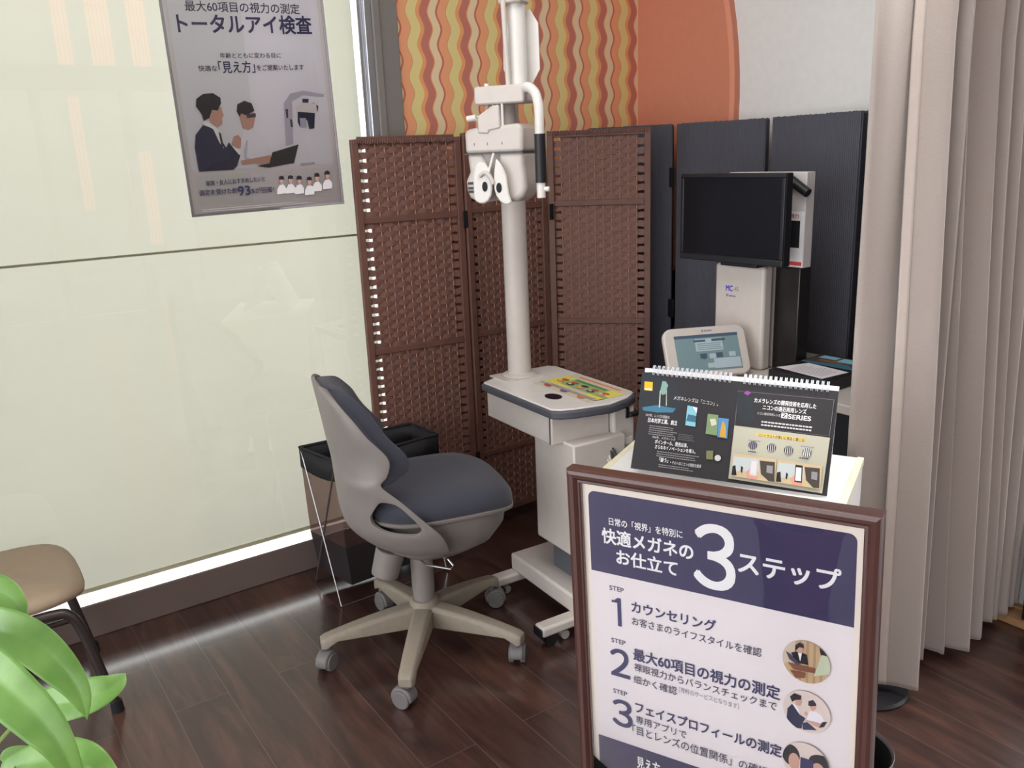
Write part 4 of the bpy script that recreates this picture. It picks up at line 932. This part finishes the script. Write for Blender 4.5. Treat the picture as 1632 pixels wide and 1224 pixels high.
MB().prism([(-0.072, -0.075), (0.042, -0.088), (0.062, 0.06), (-0.048, 0.098)], 0.0, 0.0006, I['paper']).build('sheet', t)
s = Sheet(); s.z = 0.0006; s.lines(-55, -60, 35, 60, 14, 'midt', 0.3); s.build('print', t, Matrix.Identity(4))

# ------------------------------------------------------------------ white counter, calendar, framed sign
ax = Vector((0.4475, -0.8943, 0)); ay = Vector((0.8943, 0.4475, 0))
c0 = ax*(-0.4675)+ay*1.858
t = thing('counter', 'low white cabinet carrying the desk calendar behind the framed sign', 'cabinet', (c0.x, c0.y, 0), math.atan2(-0.8943, 0.4475))
b = MB(); b.box(-0.2725, 0.2725, -0.20, 0.205, 0.03, 0.718, M_counter); b.build('body', t, bevel=0.003)
part(MB().box(-0.2745, -0.2585, -0.203, 0.206, 0.700, 0.7195, M_cream).build('edge_band', t, bevel=0.002), 'cream edge banding')
part(MB().box(0.2585, 0.2745, -0.203, 0.206, 0.700, 0.7195, M_cream).build('edge_band', t, bevel=0.002), 'cream edge banding')
MB().box(-0.25, 0.25, -0.18, 0.19, 0.0, 0.03, M_dark_post).build('plinth', t)
# calendar
p = (1.2619, 1.3721, 0.7198); a = -0.9978; tl = 0.4535; r = -0.0374
t = thing('desk_calendar', 'black spiral bound tent calendar standing on the white cabinet', 'calendar', (p[0], p[1], 0.7182), a)
cr, sr, ct, st = math.cos(r), math.sin(r), math.cos(tl), math.sin(tl)
Ux, Uy, Uz = 0.0, st, ct
XX = Vector((cr, sr*Uy, sr*Uz)); UU = Vector((-sr, cr*Uy, cr*Uz)); NN = XX.cross(UU)
XQ = axes((0, 0, 0.002+0.016), XX, UU, NN)
W, H = 0.430, 0.238
MB().box(0, W, 0, H, -0.0022, -0.0002, I['white'], XQ).build('front_board', t)
bt = XQ @ Vector((0, H, 0)); bt2 = XQ @ Vector((W, H, 0))
bk = MB(); q0 = Vector((0.0, bt.y*2+0.005, 0.002)); q1 = Vector((W, bt2.y*2+0.005, 0.002))
bk.add([bt, bt2, q1, q0]+[v+Vector((0, 0.0018, 0.0008)) for v in (bt, bt2, q1, q0)], [(0, 1, 2, 3), (7, 6, 5, 4), (0, 4, 5, 1), (1, 5, 6, 2), (2, 6, 7, 3), (3, 7, 4, 0)], I['white'])
bk.build('back_board', t)
K = CAL; s = Sheet(); s.z = 0.0
s.rect(0, 0, 430, 229, 'card')
s.poly(K['dark_glow'], 'teal'); s.poly(K['pool'], 'pool'); s.poly(K['lens_stem1'], 'greenl'); s.poly(K['lens_stem2'], 'greenl'); s.poly(K['lens'], 'lens'); s.poly(K['logo'], 'yellow')
lg = K['logo']; s.poly([lg[3], lg[2], ((lg[1][0]+lg[2][0])//2, (lg[1][1]+lg[2][1])//2)], 'hl'); s.lines(lg[3][0]+2, lg[3][1]+2, lg[2][0]-1, lg[3][1]+6, 1, 'white', 0.8)
s.text('メガネレンズは「ニコン」。', 77, 171, 179, 181, 'lite', 0.01, -4)
s.text('1917年、レンズの国産化', 18, 125, 74, 132, 'lite', 0.01); s.text('日本光学工業、創立', 25, 112, 93, 123, 'white', 0.015); s.lines(30, 84, 96, 108, 5, 'midt', 0.4)
s.text('1946年、メガネレンズ', 40, 76, 94, 82, 'lite', 0.01); s.text('ポインタール、発売以来、', 48, 64, 124, 74, 'white', 0.012); s.text('さらなるイノベーションを導入。', 50, 53, 143, 62, 'white', 0.012); s.lines(56, 36, 150, 51, 3, 'midt', 0.4)
s.text('「疑う」、', 64, 24, 92, 34, 'white', 0.015); s.text('それへのニコンの情熱を継承', 94, 22, 160, 30, 'lite', 0.01); s.lines(64, 12, 150, 21, 2, 'midt', 0.4)
for k, m in (('p1', 'sky'), ('p1b', 'deep'), ('p1c', 'whitecloth'), ('p2', 'green'), ('p2b', 'greenl'), ('p3', 'blue'), ('p3b', 'gold'), ('p4', 'olive')): s.poly(K[k], m)
g = K['globe']; s.ell(g[0][0], g[0][1], 7, 7, 'lite'); s.lines(100, 80, 140, 96, 4, 'panelline', 0.4)
s.poly(K['rt'], 'panelline'); cx = sum(q[0] for q in K['rt'])/4; cy = sum(q[1] for q in K['rt'])/4
s.poly([(cx+(x-cx)*0.988, cy+(y-cy)*0.975) for x, y in K['rt']], 'card'); s.poly(K['nebula'], 'teal'); s.poly(K['flare'], 'violet')
s.text('カメラレンズの開発技術を応用した', 257, 184, 388, 195, 'white', 0.012); s.text('ニコンの遠近両用レンズ', 277, 170, 369, 181, 'white', 0.012)
s.text('ニコン遠近両用レンズ', 267, 158, 316, 164, 'lite', 0.01); s.rect(318, 156, 331, 168, 'white'); s.text('Z', 320, 158, 329, 166, 'card', 0.03); s.text('SERIES', 333, 156, 380, 166, 'white', 0.03)
s.lines(278, 134, 380, 148, 2, 'lite', 0.5)
s.poly(K['rb'], 'beige'); s.poly(K['yel'], 'hl'); s.text('コントラストが高いと明るく感じる!', 275, 109, 373, 116, 'text', 0.012, 0)
for c, dk in (('c0', 'midt'), ('c1', 'lite'), ('c2', 'lite'), ('c3', 'white')):
    (x, y), _, _ = K[c]; s.ell(x, y, 9.5, 9.5, dk); s.clip = [(x+9.5*math.cos(2*PI*k/24), y+9.5*math.sin(2*PI*k/24)) for k in range(24)]
    for k in range(-2, 3): s.rect(x+k*4-1, y-10, x+k*4+1, y+10, 'unitd' if c == 'c0' else 'black')
    s.clip = None
s.lines(256, 97, 284, 101, 1, 'grey'); s.lines(366, 98, 392, 102, 1, 'grey'); s.lines(258, 72, 276, 77, 1, 'text'); s.lines(366, 72, 386, 77, 1, 'text')
for ab, nm in (('ph1', 0), ('ph2', 1)):
    s.clip = K[ab] if sum(K[ab][i-1][0]*K[ab][i][1]-K[ab][i][0]*K[ab][i-1][1] for i in range(4)) > 0 else K[ab][::-1]
    s.poly(K[ab], 'roomf'); s.poly(K['wall'][nm], 'roomw'); s.poly(K['desk'][nm], 'roomd'); s.poly(K['win'][nm], 'midt'); s.poly(K['ch1'][nm], 'black'); s.poly(K['ch2'][nm], 'black'); s.poly(K['hand'][nm], 'hand'); s.poly(K['phone'][nm], 'lite' if nm == 0 else 'black'); s.poly(K['scr'][nm], 'panelgrey' if nm == 0 else 'white')
    s.clip = None
s.build('printed_page', t, XQ)
M_wire = mat('white_wire', rgb(226, 232, 238), 0.3)
for k in range(36): # wire comb binding along the top, a gap at the middle
    if 17 <= k <= 18: continue
    x = 0.022+k*0.0110; ring = []
    for j in range(15): q = 2*PI*j/14; ring.append((0.0, 0.0115*math.cos(q), 0.0090*math.sin(q)))
    for dxx in (-0.0018, 0.0018):
        pass
    m = MB()
    for dxx in (-0.0016, 0.0016): m.tube([(dxx, a_, b_) for _, a_, b_ in ring], 0.0010, M_wire, n=6, caps=False, x=XQ @ T(x, H-0.002, -0.001))
    m.build('binding_ring', t, fix=False)

# framed sign
p = (0.9615, 1.226, 0.856); a = -1.1757; r = 0.0291; W, H = 0.575, 0.79
cxy = Vector((p[0]+math.cos(a)*W/2, p[1]+math.sin(a)*W/2))
t = thing('framed_sign', 'mahogany framed three step sign board standing in front of the white cabinet', 'sign', (cxy.x, cxy.y, 0), a)
cr, sr = math.cos(r), math.sin(r); XS = axes((-W/2, 0, p[2]), (cr, 0, sr), (-sr, 0, cr), (0, -1, 0))
prof = [(0, -0.022), (0, 0.004), (0.003, 0.010), (0.009, 0.0125), (0.016, 0.011), (0.021, 0.006), (0.022, 0.004), (0.026, 0.0045), (0.028, 0.002), (0.028, -0.004), (0.026, -0.022)]
fm = MB(); rings = []
for sx, sy in ((0, 0), (1, 0), (1, 1), (0, 1), (0, 0)):
    rings.append([((d if sx == 0 else W-d), -(d if sy == 0 else H-d), z) for d, z in prof])
fm.rings(rings, M_frame, XS, caps=False); fm.build('frame', t, smooth=30)
s = Sheet(); D = SIGN
MB().box(0.026, W-0.026, -H+0.026, -0.026, -0.010, -0.006, I['cream'], XS).build('mount', t)
s.z = -0.006
s.rect(40, -746, 536, -43.6, 'lav2', 14)
def half_round(x0, y0, x1, y1, rr, top):
    pts = rrect(x0, x1, y0, y1, rr)
    return [(x, y) for x, y in pts]
hp = [q for q in rrect(40, 536, -300, -43.6, 14) if q[1] > -200]+[(40, -213.5), (536, -213.5)]
s.poly(hp, 'navy')
bp_ = [(536, -592.5), (40, -592.5)]+[q for q in rrect(40, 536, -746, -500, 14) if q[1] < -640]; s.poly(bp_, 'navy')
tx = s.text
tx('日常の「視界」を特別に', 83, -109, 233, -93, 'white', 0.012); tx('快適メガネの', 67, -149, 253, -117, 'white', 0.022); tx('お仕立て', 97, -188, 222, -157, 'white', 0.022)
tx('３', 256, -197, 331, -71, 'white', 0.016); tx('ステップ', 338, -154, 512, -112, 'white', 0.022)
for n, y, h1 in (('1', 0, 0), ('2', -116, 0), ('3', -232, 0)):
    tx('STEP', 79, -248+y, 110, -238+y, 'text', 0.01)
s.poly([(96, -262), (103, -262), (103, -324), (95, -324), (95, -273), (84, -268), (82, -274)], 'dnavy'); tx('２', 76, -438, 117, -377, 'dnavy', 0.018); tx('３', 76, -554, 119, -493, 'dnavy', 0.018)
tx('カウンセリング', 126, -285, 296, -261, 'dnavy', 0.018); tx('お客さまのライフスタイルを確認', 126, -313, 381, -295, 'text', 0.004)
tx('最大60項目の視力の測定', 127, -391, 415, -364, 'dnavy', 0.018); tx('裸眼視力からバランスチェックまで', 128, -415, 410, -397, 'text', 0.004); tx('細かく確認', 126, -443, 217, -425, 'text', 0.004); tx('［有料のサービスとなります］', 222, -434, 340, -422, 'grey', 0.0)
tx('フェイスプロフィールの測定', 128, -510, 420, -485, 'dnavy', 0.018); tx('専用アプリで', 128, -535, 236, -517, 'text', 0.004); tx('「目とレンズの位置関係」の確認', 120, -562, 396, -541, 'text', 0.004)
tx('見え方', 128, -640, 178, -612, 'white', 0.02)
def circ(cx, cy, rr): return [(cx+rr*math.cos(2*PI*k/40), cy+rr*math.sin(2*PI*k/40)) for k in range(40)]
cc = circ(460, -299, 41); s.poly(cc, 'curt'); s.clip = cc
for k in range(6): s.rect(448+k*12, -345, 452+k*12, -255, 'curtd')
for k, m in (('wallp', 'wallp'), ('wm', 'mint'), ('wh', 'hair'), ('dsk', 'wood'), ('jk', 'black'), ('sh', 'white'), ('fc', 'skin'), ('hr', 'hair'), ('tab', 'unitd'), ('dsk2', 'wood')): s.poly(D[k], m)
s.clip = None
cc = circ(463, -397, 41); s.poly(cc, 'circ'); s.clip = cc
for k, m in (('w_body', 'whitecloth'), ('w_face', 'skin'), ('w_hair', 'hair'), ('leg', 'suit'), ('w_arm', 'skin'), ('lap', 'black'), ('m_suit', 'suit2'), ('m_sh', 'white'), ('m_face', 'skin'), ('m_hair', 'hair'), ('m_fist', 'skin')): s.poly(D[k], m)
s.clip = None
cc = circ(464, -502, 41); s.poly(cc, 'circ'); s.clip = cc
s.ell(438, -494, 16, 22, 'hair'); s.ell(444, -506, 10, 18, 'skin'); s.ell(492, -492, 22, 16, 'hair'); s.ell(486, -512, 12, 18, 'skin'); s.rect(455, -520, 478, -492, 'dnavy'); s.rect(425, -545, 500, -524, 'whitecloth')
s.clip = None
s.build('printed_poster', t, XS)
MB().box(0.027, W-0.027, -H+0.027, -0.027, 0.0015, 0.0022, M_cover, XS).build('glazing', t, smooth=0)
for x in (-0.20, 0.20):
    MB().box(x-0.02, x+0.02, -0.02, 0.10, 0.0, 0.022, M_frame).box(x-0.02, x+0.02, 0.003, 0.020, 0.022, 0.16, M_frame).build('foot', t, bevel=0.003)
MB().box(0.022, W-0.022, -H+0.022, -0.022, -0.026, -0.020, M_brown_post, XS).build('back_board', t)

# ------------------------------------------------------------------ waste bin, base under the curtain, display stand at far right
t = thing('waste_bin', 'round grey waste bin standing behind the framed sign', 'bin', (1.352, 0.830, 0))
b = MB(); b.lathe([(0.0, 0.0), (0.070, 0.0), (0.084, 0.268), (0.0858, 0.272), (0.0845, 0.274), (0.0825, 0.270), (0.068, 0.006), (0.0, 0.006)], M_bin, n=40); b.build('body', t)
part(MB().lathe([(0.0, 0.010), (0.066, 0.010), (0.0808, 0.266), (0.0798, 0.266), (0.065, 0.012), (0.0, 0.012)], M_rubber, n=40).build('liner', t), 'black bin liner')
t = thing('stand_base', 'black rounded stand base peeping out under the curtain hem', 'base', (1.915, 1.145, 0))
MB().lathe([(0.0, 0.0), (0.112, 0.0), (0.115, 0.006), (0.110, 0.014), (0.07, 0.020), (0, 0.022)], M_black, n=36, x=T(0, 0, 0)).build('base', t)
t = thing('display_stand', 'black display stand with a chrome rail at the foot of the right wall', 'stand', (2.565, 0.86, 0.025))
MB().box(-0.02, 0.06, -0.25, 0.17, 0.0, 0.30, M_black).build('body', t, bevel=0.003)
part(MB().tube([(-0.024, 0.165, 0.055), (-0.024, 0.0, 0.055)], 0.005, M_steel, n=10).build('rail', t), 'chrome rail')

# ------------------------------------------------------------------ tan chair at the left
t = thing('side_chair', 'tan seated chair with bent dark tube legs beside the window', 'chair', (-0.02, 2.535, -0.0), 0.0)
def sring(k, z):
    out = []
    for i in range(36):
        q = 2*PI*i/36; c, s_ = math.cos(q), math.sin(q)
        out.append((0.225*k*math.copysign(abs(c)**0.5, c)+0.008, 0.215*k*math.copysign(abs(s_)**0.5, s_)*(1-0.08*c)+0.0, z-0.055-0.018*max(0, c)**4*k))
    return out
MB().rings([sring(0.90, 0.405), sring(0.99, 0.410), sring(1.0, 0.425), sring(0.97, 0.440), sring(0.85, 0.449), sring(0.4, 0.452), sring(0.1, 0.452)], M_tan).build('seat', t, smooth=75)
for sy, xo in ((-1, 0.0), (1, 0.0)):
    y = -0.205 if sy < 0 else 0.160
    f_ = MB(); f_.tube(catmull([(-0.30, y, 0.02), (-0.235, y, 0.30), (-0.19, y, 0.332), (0.0, y, 0.336), (0.130, y, 0.336), (0.172, y, 0.320), (0.195, y, 0.26), (0.222, y, 0.12), (0.240, y, 0.02)], 40), 0.0135, M_tube, n=14)
    o = f_.build('leg_frame', t)
    for x in (-0.304, 0.243): MB().tube([(x-0.002*(1 if x > 0 else -1), y, 0.032), (x, y, 0.0)], [0.016, 0.017], M_rubber, n=14).build('ferrule', o)
MB().tube([(-0.27, -0.205, 0.16), (-0.27, 0.160, 0.16)], 0.009, M_tube, n=10).tube([(-0.27, 0.160, 0.13), (0.215, 0.160, 0.13)], 0.009, M_tube, n=10).tube([(-0.02, -0.205, 0.334), (-0.02, 0.160, 0.334)], 0.009, M_tube, n=10).build('stretcher', t)
bkm = MB(); rows = [[(-0.225-0.06*i/8-0.03*(1-((j-6)/6)**2), -0.21+0.40*j/12, 0.52+0.24*i/8) for j in range(13)] for i in range(9)]
bkm.grid(rows, M_tan); bkm.build('backrest', t, solid=0.022, fix=False)
for y in (-0.205, 0.160): MB().tube(catmull([(-0.19, y, 0.332), (-0.235, y, 0.40), (-0.25, y, 0.55), (-0.29, y, 0.72)], 16), 0.0125, M_tube, n=12).build('back_post', t)

# ------------------------------------------------------------------ plant in the foreground
t = thing('potted_plant', 'leafy bright green potted plant at the lower left in front', 'plant', (-0.13, 0.60, 0))
b = MB(); b.lathe([(0, 0), (0.10, 0), (0.135, 0.26), (0.145, 0.26), (0.145, 0.29), (0.130, 0.29), (0.125, 0.25), (0, 0.25)], M_pot, n=36); b.build('pot', t)
MB().lathe([(0, 0.22), (0.120, 0.24), (0.05, 0.256), (0, 0.258)], M_soil, n=30).build('soil', t)
MB().tube(catmull([(0, 0, 0.24), (0.01, 0.005, 0.5), (-0.01, 0.01, 0.8), (0.02, 0.0, 1.0), (0.03, 0.005, 1.16)], 24), [0.011-0.005*k/23 for k in range(24)], M_bark, n=10).build('stem', t)
O_ = Vector((-0.13, 0.60, 0))
def leaf(mid, hw, nrm, tipw=0.0, base=0.35, curl=0.25, node=None):
    """blade along a mid rib with a V fold, slight waves and a pointed tip"""
    P = [Vector(q)-O_ for q in catmull(mid, 26)]; rows = [[] for _ in range(13)]; nrm = Vector(nrm).normalized()
    for i, p in enumerate(P):
        u = i/25; tdir = (P[min(i+1, 25)]-P[max(i-1, 0)]).normalized(); side = tdir.cross(nrm).normalized(); up = side.cross(tdir).normalized()
        wv = hw*max(0.015, (math.sin(PI*min(1, (u*0.93+0.07))**0.9)**0.62))*(1.0-0.15*u)
        if u > 0.9: wv *= max(0.04, ((1-u)/0.1)**0.8)
        for j in range(13):
            v = -1+j/6; rows[j].append(p+side*(v*wv)+up*(0.34*wv*abs(v)-0.16*wv*v*v+0.035*wv*math.sin(u*9+v*2)*abs(v)))
    m = MB(); m.grid(rows, M_leaf); m.grid([[q-Vector((0, 0, 0)) for q in r] for r in rows[6:7]]+[[q+nrm*0.0004 for q in rows[6]]], M_stem) if False else None
    o = m.build('leaf', t, smooth=180, solid=0.0006, fix=False)
    nd = node or (0.02, 0.0, 1.0); nd = Vector(nd)
    MB().tube(catmull([tuple(nd), tuple((nd+P[0])*0.5+Vector((0, 0, 0.01))), tuple(P[0]), tuple(P[3])], 12), 0.0016, M_stem, n=7).build('leaf_stalk', o)
    rib = [q+ (P[1]-P[0]).normalized()*0 for q in P]
    return o
up = (-0.3, -0.75, 0.55)
leaf([(-0.05, 0.67, 1.160), (-0.018, 0.654, 1.173), (-0.004, 0.634, 1.177), (0.007, 0.621, 1.174), (0.014, 0.605, 1.162)], 0.0150, (-0.2, -0.7, 0.6), node=(0.03, 0.005, 1.13))
leaf([(-0.05, 0.66, 1.145), (-0.022, 0.636, 1.159), (-0.001, 0.596, 1.166), (0.014, 0.576, 1.160), (0.025, 0.558, 1.148), (0.032, 0.546, 1.134), (0.034, 0.545, 1.112)], 0.0145, up, node=(0.03, 0.005, 1.10))
leaf([(-0.048, 0.60, 1.165), (-0.025, 0.558, 1.180), (-0.011, 0.523, 1.178), (-0.002, 0.498, 1.173), (0.008, 0.480, 1.161), (0.015, 0.469, 1.145), (0.021, 0.467, 1.105)], 0.0148, up, node=(0.02, 0.0, 1.08))
leaf([(0.0, 0.69, 1.045), (0.019, 0.673, 1.056), (0.033, 0.654, 1.064), (0.047, 0.640, 1.071), (0.060, 0.636, 1.076), (0.071, 0.642, 1.079)], 0.0165, (-0.2, -0.6, 0.75), node=(0.02, 0.0, 0.98))
leaf([(-0.02, 0.63, 1.043), (0.003, 0.604, 1.057), (0.021, 0.583, 1.063), (0.034, 0.569, 1.061), (0.048, 0.553, 1.036)], 0.0165, (-0.1, -0.5, 0.85), node=(0.02, 0.0, 1.0))
leaf([(0.03, 0.628, 1.016), (0.014, 0.633, 1.026), (0.0, 0.64, 1.037), (-0.011, 0.647, 1.042), (-0.019, 0.652, 1.041)], 0.0100, (-0.3, -0.7, 0.6), node=(0.02, 0.0, 0.97))
leaf([(-0.02, 0.69, 1.152), (-0.009, 0.677, 1.152), (0.001, 0.665, 1.15), (0.009, 0.653, 1.147)], 0.0075, (-0.2, -0.7, 0.6), node=(0.03, 0.005, 1.12))
leaf([(-0.12, 0.60, 1.14), (-0.16, 0.57, 1.16), (-0.20, 0.54, 1.15), (-0.23, 0.52, 1.12)], 0.02, (0, -0.5, 0.8), node=(0.03, 0.005, 1.12))
leaf([(-0.12, 0.65, 1.10), (-0.15, 0.70, 1.13), (-0.19, 0.74, 1.12), (-0.21, 0.78, 1.09)], 0.02, (0, -0.3, 0.9), node=(0.03, 0.005, 1.08))
leaf([(-0.10, 0.58, 1.04), (-0.13, 0.53, 1.06), (-0.17, 0.49, 1.05), (-0.20, 0.47, 1.02)], 0.02, (0, -0.4, 0.9), node=(0.02, 0.0, 1.0))
